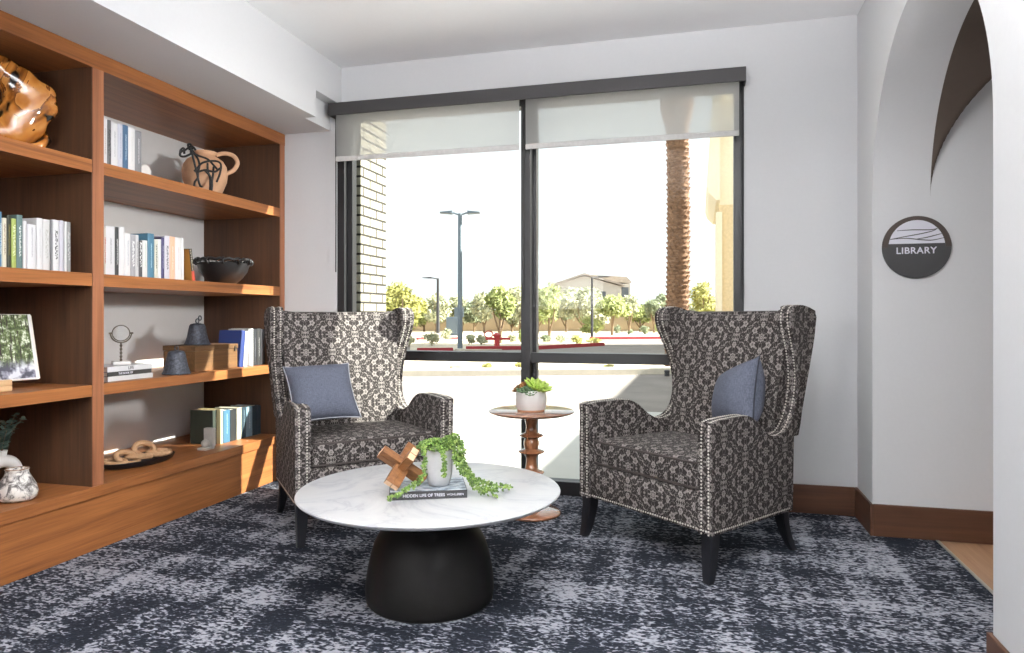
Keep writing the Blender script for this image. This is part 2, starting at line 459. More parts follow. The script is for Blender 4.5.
_bm_cache = {}
def book_mat(col, txt, style):
    key = (col, txt, style)
    if key in _bm_cache: return _bm_cache[key]
    m = NT('book_cloth')
    tc = m.n('ShaderNodeTexCoord')
    sp = m.n('ShaderNodeSeparateXYZ'); m.t.links.new(tc.outputs['Object'], sp.inputs[0])
    base = srgb(*[c * 0.92 if min(col) > 190 else c for c in col])
    if txt:
        w = {'s': 0.0030, 'b': 0.0065, 'm': 0.0045}[style]
        x, y, z = sp.outputs
        onsp = m.math('GREATER_THAN', x, -0.004)
        band = m.math('LESS_THAN', m.math('ABSOLUTE', y), w)
        rng = m.math('MULTIPLY', m.math('GREATER_THAN', z, 0.035), m.math('LESS_THAN', z, 0.185))
        cb = m.n('ShaderNodeCombineXYZ'); m.put(cb.inputs[1], m.math('MULTIPLY', y, 0.9)); m.put(cb.inputs[2], z)
        sc_ = {'s': 330, 'b': 150, 'm': 230}[style]
        g = m.math('GREATER_THAN', m.noise(cb.outputs[0], sc_, 0), 0.5)
        words = m.math('GREATER_THAN', m.noise(cb.outputs[0], 34, 0), 0.40)
        mask = m.math('MULTIPLY', m.math('MULTIPLY', onsp, band), m.math('MULTIPLY', rng, m.math('MULTIPLY', g, words)))
        m.set(Base_Color=m.mix(mask, base, srgb(*txt)))
    else:
        m.set(Base_Color=base)
    m.set(Roughness=0.55)
    _bm_cache[key] = m.m
    return m.m

# ------------------------------------------------------------------ mesh helpers
def tag(o, label=None, cat=None, group=None, kind=None):
    if label: o['label'] = label
    if cat: o['category'] = cat
    if group: o['group'] = group
    if kind: o['kind'] = kind
    return o
def thing(name, label, cat, loc=(0, 0, 0), rot=(0, 0, 0), group=None):
    o = bpy.data.objects.new(name, None)
    C.objects.link(o)
    o.empty_display_size = 0.1
    o.location = loc
    o.rotation_euler = rot
    return tag(o, label, cat, group)
def obj(name, bm, mat, parent=None, smooth=False, uv=False, recalc=True, angle=35):
    if recalc: bmesh.ops.recalc_face_normals(bm, faces=bm.faces)
    if uv: box_uv(bm)
    me = bpy.data.meshes.new(name)
    bm.to_mesh(me); bm.free()
    mats = mat if isinstance(mat, (list, tuple)) else [mat]
    for m_ in mats: me.materials.append(m_)
    if smooth:
        for p in me.polygons: p.use_smooth = True
        if angle < 180:
            try: me.set_sharp_from_angle(angle=R_(angle))
            except Exception: pass
    o = bpy.data.objects.new(name, me)
    C.objects.link(o)
    if parent: o.parent = parent
    return o
def raw(name, verts, faces, mat, parent=None, smooth=False, midx=None):
    me = bpy.data.meshes.new(name)
    me.from_pydata(verts, [], faces)
    mats = mat if isinstance(mat, (list, tuple)) else [mat]
    for m_ in mats: me.materials.append(m_)
    if midx:
        for p, i in zip(me.polygons, midx): p.material_index = i
    if smooth:
        for p in me.polygons: p.use_smooth = True
    o = bpy.data.objects.new(name, me)
    C.objects.link(o)
    if parent: o.parent = parent
    return o
def struct(name, bm, mat, **kw):
    return tag(obj(name, bm, mat, **kw), kind='structure')
def box_uv(bm):
    l = bm.loops.layers.uv.verify()
    for f in bm.faces:
        n = f.normal
        a = max(range(3), key=lambda i: abs(n[i]))
        for lp in f.loops:
            c = lp.vert.co
            lp[l].uv = (c.y, c.z) if a == 0 else (c.x, c.z) if a == 1 else (c.x, c.y)
def box(bm, x0, x1, y0, y1, z0, z1, bev=0.0, seg=2, mi=0):
    vs = [bm.verts.new((x, y, z)) for z in (z0, z1) for y in (y0, y1) for x in (x0, x1)]
    fs = [bm.faces.new([vs[i] for i in q]) for q in ((0, 1, 3, 2), (4, 6, 7, 5), (0, 4, 5, 1), (2, 3, 7, 6), (0, 2, 6, 4), (1, 5, 7, 3))]
    for f in fs: f.material_index = mi
    if bev:
        es = list({e for f in fs for e in f.edges})
        bmesh.ops.bevel(bm, geom=es, offset=bev, segments=seg, affect='EDGES', profile=0.5)
    return bm
def nb(): return bmesh.new()
def bx(*a, **k): return box(nb(), *a, **k)
def lathe(bm, prof, seg=48, c=(0, 0), z0=0.0):
    rings = []
    for r, z in prof:
        if r < 1e-6: rings.append([bm.verts.new((c[0], c[1], z + z0))])
        else: rings.append([bm.verts.new((c[0] + r * math.cos(2 * PI * i / seg), c[1] + r * math.sin(2 * PI * i / seg), z + z0)) for i in range(seg)])
    for a, b in zip(rings, rings[1:]):
        for i in range(seg):
            j = (i + 1) % seg
            if len(a) == 1 and len(b) == 1: continue
            if len(a) == 1: bm.faces.new([a[0], b[j], b[i]])
            elif len(b) == 1: bm.faces.new([a[i], a[j], b[0]])
            else: bm.faces.new([a[i], a[j], b[j], b[i]])
    if len(rings[0]) > 1: bm.faces.new(rings[0][::-1])
    if len(rings[-1]) > 1: bm.faces.new(rings[-1])
    return bm
def tube(bm, pts, r, seg=8, closed=False, flat=1.0):
    pts = [Vector(p) for p in pts]
    n = len(pts)
    rr = r if callable(r) else (lambda t: r)
    rings = []
    up = Vector((0, 0, 1))
    prev = None
    for i, p in enumerate(pts):
        if closed: d = pts[(i + 1) % n] - pts[i - 1]
        else: d = pts[min(i + 1, n - 1)] - pts[max(i - 1, 0)]
        d.normalize()
        if prev is None:
            a = d.cross(up if abs(d.z) < 0.9 else Vector((1, 0, 0))).normalized()
        else:
            a = (prev - d * prev.dot(d)).normalized()
        prev = a
        b = d.cross(a)
        rad = rr(i / max(1, n - 1))
        rings.append([bm.verts.new(p + (a * math.cos(2 * PI * k / seg) + b * math.sin(2 * PI * k / seg) * flat) * rad) for k in range(seg)])
    m = n if closed else n - 1
    for i in range(m):
        A, B = rings[i], rings[(i + 1) % n]
        for k in range(seg):
            bm.faces.new([A[k], A[(k + 1) % seg], B[(k + 1) % seg], B[k]])
    if not closed:
        bm.faces.new(rings[0][::-1]); bm.faces.new(rings[-1])
    return bm
def loft(bm, rings, cap=True):
    vr = [[bm.verts.new(p) for p in r] for r in rings]
    n = len(vr[0])
    for A, B in zip(vr, vr[1:]):
        for k in range(n):
            bm.faces.new([A[k], A[(k + 1) % n], B[(k + 1) % n], B[k]])
    if cap:
        bm.faces.new(vr[0][::-1]); bm.faces.new(vr[-1])
    return bm
def prism(bm, outline, d0, d1, axis='x', bev=0.0, seg=3, bevel_test=None):
    """outline: 2-D points; extruded along axis from d0 to d1"""
    def P(a, b, d):
        return (d, a, b) if axis == 'x' else (a, d, b) if axis == 'y' else (a, b, d)
    A = [bm.verts.new(P(a, b, d0)) for a, b in outline]
    B = [bm.verts.new(P(a, b, d1)) for a, b in outline]
    fa = bm.faces.new(A); fb = bm.faces.new(B[::-1])
    n = len(A)
    for i in range(n):
        bm.faces.new([A[i], B[i], B[(i + 1) % n], A[(i + 1) % n]])
    if bev:
        es = [e for f in (fa, fb) for e in f.edges]
        if bevel_test: es = [e for e in es if bevel_test(e)]
        bmesh.ops.bevel(bm, geom=es, offset=bev, segments=seg, affect='EDGES', profile=0.5, clamp_overlap=True)
    return bm
def soft_box(bm, c, h, r, n=6, bulge=0.0, k=3):
    hx, hy, hz = h
    def axis_vals(hh):
        inner = hh - r
        vals = [-hh, -hh + r * 0.25, -hh + r * 0.6]
        vals += [-inner + 2 * inner * i / n for i in range(n + 1)]
        vals += [hh - r * 0.6, hh - r * 0.25, hh]
        return vals
    vx, vy, vz = axis_vals(hx), axis_vals(hy), axis_vals(hz)
    cache = {}
    def V(i, j, kk):
        key = (i, j, kk)
        if key in cache: return cache[key]
        p = Vector((vx[i], vy[j], vz[kk]))
        q = Vector((max(-hx + r, min(hx - r, p.x)), max(-hy + r, min(hy - r, p.y)), max(-hz + r, min(hz - r, p.z))))
        d = p - q
        if d.length > 1e-9: p = q + d.normalized() * r
        u, v = p.x / hx, p.y / hy
        if bulge and p.z > 0: p.z += bulge * (1 - u * u) * (1 - v * v)
        cache[key] = bm.verts.new(p + Vector(c))
        return cache[key]
    nx, ny, nz = len(vx) - 1, len(vy) - 1, len(vz) - 1
    for i in range(nx):
        for j in range(ny):
            for kk in (0, nz): bm.faces.new([V(i, j, kk), V(i + 1, j, kk), V(i + 1, j + 1, kk), V(i, j + 1, kk)])
    for i in range(nx):
        for kk in range(nz):
            for j in (0, ny): bm.faces.new([V(i, j, kk), V(i + 1, j, kk), V(i + 1, j, kk + 1), V(i, j, kk + 1)])
    for j in range(ny):
        for kk in range(nz):
            for i in (0, nx): bm.faces.new([V(i, j, kk), V(i, j + 1, kk), V(i, j + 1, kk + 1), V(i, j, kk + 1)])
    return bm
def spline(pts, n=8, closed=False):
    P = [Vector(p) for p in pts]
    out = []
    m = len(P)
    for i in range(m if closed else m - 1):
        if closed: a, b, c, d = P[i - 1], P[i], P[(i + 1) % m], P[(i + 2) % m]
        else: a, b, c, d = P[max(i - 1, 0)], P[i], P[i + 1], P[min(i + 2, m - 1)]
        for k in range(n):
            t = k / n
            out.append(0.5 * ((2 * b) + (c - a) * t + (2 * a - 5 * b + 4 * c - d) * t * t + (3 * b - a - 3 * c + d) * t ** 3))
    if not closed: out.append(P[-1].copy())
    return out
def copy_tree(o, parent=None):
    c = o.copy(); C.objects.link(c)
    if parent: c.parent = parent
    for ch in list(o.children): copy_tree(ch, c)
    return c
def sm(t):
    t = max(0.0, min(1.0, t)); return t * t * (3 - 2 * t)

# ================================================================== THE SETTING
FX = -2.75        # bookcase front plane
BKX = -3.36       # back of the bookcase niche
YW = 4.22         # window wall
CZ = 2.77
XR = 0.84
struct('floor', bx(-3.5, 1.12, -2.6, 4.24, -0.05, 0.0), M['carpet'])
struct('floor_hall', bx(1.135, 2.75, -2.6, 4.3, -0.05, -0.002), M['hallfloor'])
struct('trim_1', bx(1.12, 1.135, -2.6, 3.855, -0.02, 0.004, bev=0.001), M['metal_strip'])
struct('ceiling', bx(-3.5, 2.75, -2.6, 4.5, CZ, CZ + 0.1), M['ceiling'])
struct('wall_left', bx(-3.5, BKX, -2.6, 4.5, -0.05, CZ), M['wall'])
struct('wall_back', bx(-3.5, 2.75, -2.75, -2.6, -0.05, CZ), M['wall'])
# soffit over the bookcase: notch for the shade fascia at its window end
s = nb()
prism(s, [(-2.6, 2.352), (3.90, 2.352), (3.90, 2.352), (YW, 2.352), (YW, CZ), (-2.6, CZ)], BKX, -2.40, 'x')
prism(s, [(-2.6, 2.352), (3.90, 2.352), (3.90, 2.52), (YW, 2.52), (YW, CZ), (-2.6, CZ)], -2.40, -2.32, 'x')
struct('ceiling_soffit', s, M['wall'])
WX0, WX1, WZ1 = -2.36, 0.245, 2.50
s = nb()
box(s, -3.5, WX0, YW, 4.36, -0.05, CZ)
box(s, WX1, 2.75, YW, 4.36, -0.05, CZ)
box(s, WX0, WX1, YW, 4.36, WZ1, CZ)
struct('wall_window', s, M['wall'])
# right wall with arch
AY0, AY1, AS = 2.37, 3.87, 1.69
AR, AC = (AY1 - AY0) / 2, (AY0 + AY1) / 2
arc = [(AC - AR * math.cos(PI * i / 48), AS + AR * math.sin(PI * i / 48)) for i in range(49)]
s = nb()
prism(s, [(-2.6, -0.05), (AY0, -0.05)] + arc + [(AY1, -0.05), (YW, -0.05), (YW, CZ), (-2.6, CZ)], XR, 1.10, 'x')
struct('wall_right', s, M['wall'], smooth=True, angle=20)
# hall beyond the arch: end wall with arched top, dark barrel vault running toward the viewer
BXC, BR = 1.10 + 0.75, 0.75
arc2 = [(BXC - BR * math.cos(PI * i / 48), AS + BR * math.sin(PI * i / 48)) for i in range(49)]
s = nb()
box(s, 1.10, 2.75, AY1, YW, -0.05, CZ)
struct('wall_hall_end', s, M['wall'])
struct('wall_hall_side', bx(2.60, 2.75, -2.6, AY1, -0.05, CZ), M['wall'])
def vz(x, y):      # groin vault: barrel along the hall crossed by the barrel of the archway
    za = AS + math.sqrt(max(0.0, BR * BR - (x - BXC) ** 2))
    zb = AS + math.sqrt(max(0.0, AR * AR - (y - AC) ** 2)) if AY0 < y < AY1 else AS
    return max(za, zb)
NXV = 70
xs_ = [BXC - BR * math.cos(PI * i / NXV) for i in range(NXV + 1)]
ys_ = [-2.6 + (AY0 + 2.6) * i / 10 for i in range(10)] + [AC - AR * math.cos(PI * i / NXV) for i in range(NXV + 1)]
vv_ = [(x, min(y, AY1 - 0.001), vz(x, y)) for x in xs_ for y in ys_]
ny_ = len(ys_)
ff_ = [(i * ny_ + j, i * ny_ + j + 1, (i + 1) * ny_ + j + 1, (i + 1) * ny_ + j) for i in range(NXV) for j in range(ny_ - 1)]
tag(raw('ceiling_hall_vault', vv_, ff_, M['barrel'], None, smooth=True), kind='structure')
BH = 0.16
def bboard(name, x0, x1, y0, y1, m_):
    struct(name, bx(x0, x1, y0, y1, 0.0, BH, bev=0.003), m_)
bboard('baseboard_window', WX1 + 0.01, XR - 0.014, YW - 0.014, YW, M['walnut_base'])
bboard('baseboard_right', XR - 0.014, XR, AY1 - 0.014, YW, M['walnut_base_y'])
bboard('baseboard_hall', XR, 2.60, AY1 - 0.014, AY1, M['walnut_base'])
bboard('baseboard_near', XR - 0.014, XR, -2.6, AY0 + 0.014, M['walnut_base_y'])
bboard('baseboard_jamb', XR, 1.10, AY0, AY0 + 0.014, M['walnut_base'])

# ---- window
def window_part(name, b, m_, parent=None):
    o = obj(name, b, m_, parent)
    if not parent: tag(o, kind='structure')
    return o
b = nb()
FY0, FY1 = 4.235, 4.33
box(b, WX0, WX0 + 0.055, FY0, FY1, 0.0, WZ1, bev=0.003)
box(b, WX0 + 0.055, WX0 + 0.095, FY0 + 0.035, FY1, 0.0, WZ1, bev=0.003)
box(b, WX1 - 0.055, WX1, FY0, FY1, 0.0, WZ1, bev=0.003)
box(b, -1.075, -1.015, FY0 - 0.03, FY1, 0.0, WZ1, bev=0.003)
box(b, -1.015, -0.990, FY0 + 0.03, FY1, 0.0, WZ1, bev=0.003)
box(b, WX0 + 0.055, WX1 - 0.055, FY0 - 0.008, FY1, 0.815, 0.878, bev=0.003)
box(b, WX0 + 0.055, WX1 - 0.055, FY0, FY1, 0.0, 0.085, bev=0.003)
box(b, WX0 + 0.055, WX1 - 0.055, FY0, FY1, 2.42, WZ1, bev=0.003)
wf = window_part('window_1', b, M['frame'])
for (a, c) in ((WX0 + 0.095, -1.075), (-0.99, WX1 - 0.055)):
    for (z0, z1) in ((0.085, 0.815), (0.878, 2.42)):
        obj('pane', bx(a, c, 4.283, 4.289, z0, z1), M['glass'], wf)

# ---- roller shades
fas = thing('shade_fascia', 'long charcoal shade fascia across the top of the window', 'shade fascia', (0, 0, 0))
obj('front_cover', bx(-2.362, 0.250, 4.115, 4.127, 2.425, 2.505, bev=0.002), M['valance'], fas)
obj('top_cover', bx(-2.362, 0.250, 4.127, 4.218, 2.493, 2.505, bev=0.001), M['valance'], fas)
for x in (-2.362, 0.244): obj('end_cap', bx(x, x + 0.006, 4.127, 4.218, 2.425, 2.493), M['valance'], fas)
def shade(x0, x1, label):
    t = thing('roller_shade', label, 'window shade', ((x0 + x1) / 2, 4.165, 2.13), group='roller shades')
    w = (x1 - x0) / 2
    random.seed(int(x1 * 10) + 50)
    nx = 40
    vs, fs = [], []
    for i in range(nx + 1):
        x = -w + 2 * w * i / nx
        for j in range(7):
            z = 0.02 + j * 0.055
            y = 0.002 * math.sin(x * 9 + j) * (j < 5)
            vs.append((x, y, z))
    for i in range(nx):
        for j in range(6):
            a = i * 7 + j
            fs.append((a, a + 7, a + 8, a + 1))
    raw('fabric', vs, fs, M['shade'], t, smooth=True)
    obj('hem_bar', bx(-w, w, -0.006, 0.006, 0.0, 0.032, bev=0.003), M['hem'], t)
    obj('roller', tube(nb(), [(-w, 0, 0.335), (w, 0, 0.335)], 0.022, 16), M['hem'], t)
    return t
shade(WX0 + 0.03, -1.075, 'left white sheer roller shade, pulled a short way down')
shade(-1.035, WX1 - 0.03, 'right white sheer roller shade, in front of the palm trunk top')
for x, lb in ((WX0 + 0.012, 'black side cord hanging at the left window jamb'), (WX1 - 0.012, 'black bead chain at the right window jamb'), (-1.055, 'black bead chain down the centre of the window')):
    pts = [(x, 4.195, 2.43), (x + 0.001, 4.195, 1.8), (x, 4.195, 1.2 if x > -2 else 1.4)]
    tag(obj('hanging_cord', tube(nb(), spline(pts, 6), 0.004, 6), M['black'], fas, smooth=True), lb)

# ---- sign
sg = thing('room_sign', 'round charcoal sign reading LIBRARY with a striped white upper half', 'sign', (1.036, AY1 - 0.001, 1.446))
sr = 0.154
b = nb(); vs_ = [(sr * math.cos(2 * PI * i / 96), sr * math.sin(2 * PI * i / 96)) for i in range(96)]
prism(b, vs_, -0.010, 0.0, 'y', bev=0.0015, seg=1)
obj('disc', b, M['sign_black'], sg, smooth=True)
up = [(sr * 1.001 * math.cos(PI * i / 60), sr * 1.001 * math.sin(PI * i / 60)) for i in range(61)]
inn = [(0.128 * math.cos(PI * i / 60), 0.134 * math.sin(PI * i / 60)) for i in range(60, -1, -1)]
o_ = obj('upper_rim', prism(nb(), up + inn, -0.0125, -0.009, 'y'), M['sign_bronze'], sg); o_.location.z = 0.028 * 0
hw_, hz0 = 0.124, 0.018
half = [(0.126 * math.cos(a), 0.134 * math.sin(a)) for a in [math.asin(hz0 / 0.134) + (PI - 2 * math.asin(hz0 / 0.134)) * i / 50 for i in range(51)]]
obj('white_inlay', prism(nb(), half, -0.0115, -0.0095, 'y'), M['sign_white'], sg)
def stripe(pts, w=0.0022):
    sp_ = spline([(a, 0, c) for a, c in pts], 10)
    n_ = len(sp_)
    top = [(p.x, p.z + w * (0.5 + 0.6 * math.sin(PI * i / n_))) for i, p in enumerate(sp_)]
    bot = [(p.x, p.z - w * (0.5 + 0.6 * math.sin(PI * i / n_))) for i, p in enumerate(sp_)][::-1]
    obj('curved_line', prism(nb(), top + bot, -0.0128, -0.0112, 'y'), M['sign_black'], sg)
stripe([(-0.088, 0.083), (-0.02, 0.086), (0.06, 0.084), (0.092, 0.090)])
stripe([(-0.120, 0.041), (-0.06, 0.052), (0.02, 0.066), (0.07, 0.078), (0.092, 0.090)])
stripe([(-0.120, 0.041), (-0.05, 0.045), (0.02, 0.036), (0.07, 0.033), (0.122, 0.044)])
stripe([(-0.003, 0.040), (0.04, 0.046), (0.08, 0.056), (0.110, 0.064)])
def text(name, body, size, loc, rot, mat, parent, off=0.0, ext=0.0004, space=1.0, align='CENTER'):
    cu = bpy.data.curves.new(name, 'FONT')
    cu.body = body; cu.size = size; cu.align_x = align; cu.align_y = 'CENTER'
    cu.offset = off; cu.extrude = ext; cu.space_character = space
    cu.materials.append(mat)
    o = bpy.data.objects.new(name, cu); C.objects.link(o)
    o.location = loc; o.rotation_euler = rot
    dg = bpy.context.evaluated_depsgraph_get()
    me = bpy.data.meshes.new_from_object(o.evaluated_get(dg))
    bpy.data.objects.remove(o)
    mo = bpy.data.objects.new(name, me); C.objects.link(mo)
    mo.location = loc; mo.rotation_euler = rot
    mo.parent = parent
    return mo
text('lettering', 'LIBRARY', 0.045, (-0.002, -0.0112, -0.018), (PI / 2, 0, 0), M['sign_white'], sg, off=0.0008, ext=0.0008, space=1.08)

# ================================================================== BOOKCASE
YD0, YD1 = 2.652, 2.714           # divider
YE0, YE1 = 4.165, 4.218           # right end panel
YL = 1.15                         # left end, outside the frame
SH = [(1.838, 0.060), (1.305, 0.060), (0.781, 0.054), (0.303, 0.055)]
TZ = 2.350
bc = thing('bookcase', 'large walnut built-in bookcase filling the left wall', 'bookcase')
obj('divider', bx(BKX, FX, YD0, YD1, 0.303, 2.275, bev=0.0015), M['walnut_z'], bc)
obj('end_panel', bx(BKX, FX, YE0, YE1, 0.0, 2.275, bev=0.0015), M['walnut_z'], bc)
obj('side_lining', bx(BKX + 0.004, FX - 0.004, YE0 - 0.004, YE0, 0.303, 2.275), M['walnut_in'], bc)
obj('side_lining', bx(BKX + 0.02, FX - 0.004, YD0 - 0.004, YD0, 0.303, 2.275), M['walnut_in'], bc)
obj('end_panel', bx(BKX, FX, YL - 0.06, YL, 0.0, 2.275, bev=0.0015), M['walnut_z'], bc)
obj('top_rail', bx(FX - 0.03, FX + 0.002, YL - 0.06, YE1, 2.272, 2.350, bev=0.0015), M['walnut_y'], bc)
obj('top_panel', bx(BKX, FX - 0.03, YL - 0.06, YE1, 2.275, 2.350), M['walnut_y'], bc)
for z, th in SH:
    for (a, c) in ((YL, YD0 - 0.004), (YD1, YE0 - 0.004)):
        if z < 0.4: continue
        obj('shelf', bx(BKX + 0.004, FX - 0.001, a, c, z - th, z, bev=0.0015), M['walnut_y'], bc)
obj('bottom_shelf', bx(BKX + 0.004, FX + 0.006, YL - 0.06, YE0, 0.303 - 0.052, 0.303, bev=0.0015), M['walnut_y'], bc)
obj('plinth', bx(FX - 0.03, FX - 0.004, YL - 0.06, YE0, 0.0, 0.251, bev=0.001), M['walnut_y'], bc)
obj('back_panel', bx(BKX, BKX + 0.004, YD1, YE0, 0.303, 2.275), M['backpanel'], bc)
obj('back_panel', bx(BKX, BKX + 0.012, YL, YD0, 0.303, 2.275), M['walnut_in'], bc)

# ================================================================== WING CHAIRS
HWD, TH = 0.4145, 0.075
def taper(y): return 1.0 - 0.105 * max(0.0, min(1.0, y / 0.62))
def tap(t):
    for c in t.children_recursive:
        if c.type == 'MESH':
            for v in c.data.vertices: v.co.x *= taper(v.co.y)
def flare(z): return 0.042 * sm((z - 0.58) / 0.5)
def rear(z): return 0.63 + 0.135 * max(0.0, (z - 0.2)) / 0.95
arm_top = [(0.0, 0.20), (0.0, 0.42), (0.0, 0.640), (0.006, 0.660), (0.03, 0.668), (0.10, 0.672), (0.20, 0.674), (0.27, 0.668), (0.33, 0.640), (0.38, 0.600), (0.44, 0.568), (0.50, 0.558)]
wing_front = [(0.50, 0.558), (0.56, 0.572), (0.61, 0.615), (0.640, 0.68), (0.650, 0.76), (0.638, 0.85), (0.608, 0.935), (0.572, 1.01), (0.548, 1.075), (0.552, 1.125), (0.580, 1.150), (0.64, 1.155), (0.70, 1.145)]
def c2(pts, n=5):
    return [(p.x, p.y) for p in spline([(a, c, 0) for a, c in pts], n)]
def make_chair(label, loc, rz):
    t = thing('wing_chair', label, 'armchair', loc, (0, 0, rz), group='floral wing chairs')
    D = M['damask']
    at_ = [(0.0, 0.20), (0.0, 0.30)] + c2(arm_top[1:], 5)[0:]
    for sx in (-1, 1):
        # arm panel
        out = at_ + [(0.64, 0.558), (0.63, 0.20)]
        b = nb()
        x0, x1 = (HWD - TH, HWD) if sx > 0 else (-HWD, -HWD + TH)
        prism(b, out, x0, x1, 'x', bev=0.013, seg=3, bevel_test=lambda e: not all(abs(v.co.z - 0.558) < 1e-4 for v in e.verts) and not all(v.co.y > 0.62 for v in e.verts))
        for v in b.verts: v.co.x += sx * flare(v.co.z)
        obj('arm', b, D, t, smooth=True, uv=True, angle=50)
        # wing
        wf_ = c2(wing_front, 5)
        back = [(rear(z), z) for z in (1.10, 1.0, 0.9, 0.8, 0.7, 0.6, 0.545)]
        out = wf_ + [(rear(1.13) - 0.005, 1.132)] + back + [(0.50, 0.545)]
        b = nb()
        prism(b, out, x0 - (0.004 if sx < 0 else -0.0), x1 + (0.004 if sx > 0 else 0.0), 'x', bev=0.013, seg=3, bevel_test=lambda e: not all(v.co.z < 0.5585 for v in e.verts))
        for v in b.verts: v.co.x += sx * flare(v.co.z)
        obj('wing', b, D, t, smooth=True, uv=True, angle=50)
    # backrest: loft of rounded slabs
    b = nb()
    rings = []
    hN = 12
    def ring(z, ytopdrop=0.0, inset=0.0):
        w = HWD - TH + flare(z) + 0.006 - inset
        yf, yb = rear(z) - 0.125, rear(z) - 0.004
        pts = []
        for i in range(hN + 1):
            u = -1 + 2 * i / hN
            zz = z - 0.022 * (1 - u * u) * (1 if z > 1.0 else 0)
            bul = 0.028 * (1 - u * u) * sm((1.14 - z) / 0.25) * sm((z - 0.35) / 0.2)
            pts.append((u * w, yf - bul + inset, zz))
        for i in range(hN + 1):
            u = 1 - 2 * i / hN
            zz = z - 0.022 * (1 - u * u) * (1 if z > 1.0 else 0)
            pts.append((u * w, yb - inset, zz))
        return pts
    for z in (0.20, 0.3, 0.4, 0.5, 0.6, 0.7, 0.8, 0.9, 0.98, 1.04, 1.09, 1.115): rings.append(ring(z))
    rings.append(ring(1.130, 0, 0.008)); rings.append(ring(1.137, 0, 0.022))
    loft(b, rings)
    obj('backrest', b, D, t, smooth=True, uv=True, angle=60)
    # seat cushion with piping
    b = nb()
    soft_box(b, (0, 0.282, 0.430), (0.336, 0.272, 0.062), 0.028, n=7, bulge=0.014)
    cu = obj('seat_cushion', b, D, t, smooth=True, uv=True, angle=180)
    for zz in (0.483, 0.377):
        pts = []
        hx, hy, rr_ = 0.333, 0.269, 0.03
        for (qx, qy, a0) in ((hx - rr_, hy - rr_, 0), (-hx + rr_, hy - rr_, 90), (-hx + rr_, -hy + rr_, 180), (hx - rr_, -hy + rr_, 270)):
            for k in range(6):
                a = R_(a0 + 90 * k / 5)
                pts.append((qx + rr_ * math.cos(a), 0.282 + qy + rr_ * math.sin(a), zz))
        obj('piping', tube(nb(), pts, 0.0055, 8, closed=True), M['welt'], cu, smooth=True, uv=True, angle=180)
    obj('front_rail', bx(-HWD + TH - 0.004, HWD - TH + 0.004, 0.008, 0.06, 0.20, 0.368, bev=0.006), D, t, smooth=True, uv=True)
    obj('seat_deck', bx(-HWD + TH, HWD - TH, 0.06, 0.55, 0.205, 0.362), D, t, uv=True)
    # legs
    def leg(x, y, dx, dy, hgt, w0, w1):
        b = nb(); rings = []
        for i in range(9):
            k = i / 8
            z = hgt * (1 - k)
            w = (w0 + (w1 - w0) * k) / 2
            ox, oy = dx * k ** 1.8, dy * k ** 1.8
            rings.append([(x + ox + a * w, y + oy + c * w, z) for a, c in ((-1, -1), (1, -1), (1, 1), (-1, 1))])
        loft(b, rings)
        bmesh.ops.bevel(b, geom=[e for e in b.edges if abs(e.verts[0].co.z - e.verts[1].co.z) > 0.01], offset=0.004, segments=2, affect='EDGES')
        obj('leg', b, M['legs'], t, smooth=True)
    for sx in (-1, 1):
        leg(sx * (HWD - 0.038), 0.038, sx * 0.012, -0.028, 0.205, 0.062, 0.036)
        leg(sx * (HWD - 0.040), 0.590, sx * 0.008, 0.085, 0.205, 0.058, 0.034)
    # nailhead trim
    vs, fs = [], []
    def nail(p, n, r=0.0047):
        p = Vector(p); n = Vector(n).normalized()
        a = n.orthogonal().normalized(); c = n.cross(a)
        k0 = len(vs); q = 6
        for (rr2, hh) in ((1.0, 0.0), (0.72, 0.55)):
            for i in range(q):
                th = 2 * PI * i / q
                vs.append(tuple(p + (a * math.cos(th) + c * math.sin(th)) * r * rr2 + n * r * hh))
        vs.append(tuple(p + n * r * 0.8))
        for i in range(q):
            j = (i + 1) % q
            fs.append((k0 + i, k0 + j, k0 + q + j, k0 + q + i))
            fs.append((k0 + q + i, k0 + q + j, k0 + 2 * q))
    def along(path, step):
        P = [Vector(p) for p in path]
        acc = 0.0; res = []
        for a, c in zip(P, P[1:]):
            L = (c - a).length
            if L < 1e-6: continue
            while acc <= L:
                res.append((a + (c - a) * (acc / L), (c - a).normalized()))
                acc += step
            acc -= L
        return res
    step = 0.0145
    path = [(a, c, 0) for a, c in at_] + [(a, c, 0) for a, c in c2(wing_front, 5)[1:]]
    for sx in (-1, 1):
        for (p, d) in along(path, step):
            n = Vector((0, -d.y, d.x))       # outward normal in (y,z)
            n2 = Vector((0, -d.y, d.x))
            y, z = p.x, p.y
            nn = Vector((0, -d.y, d.x))
            for off in (0.019, TH - 0.019):
                x = sx * (HWD - off + flare(z))
                nail((x, y, z) , nn)
        for i in range(int(0.60 / step)):
            nail((sx * (HWD + 0.0005), 0.02 + i * step, 0.213), (sx, 0, 0))
    for i in range(int(0.80 / step)):
        x = -0.40 + i * step
        yy = 0.0 if abs(x) > HWD - TH else 0.008
        nail((x, yy, 0.213), (0, -1, 0))
    nt = raw('nailhead_trim', vs, fs, M['nail'], t, smooth=True)
    tag(nt, kind='stuff')
    tap(t)
    return t
# right chair: local x -> (.747,-.665), local y (back) -> (.665,.747)
make_chair('right floral wing chair, its back near the white wall', (-0.270, 3.238, 0), R_(-39.8))
make_chair('left floral wing chair beside the bookcase, sunlight on its backrest', (-1.568, 3.232, 0), R_(45.5))

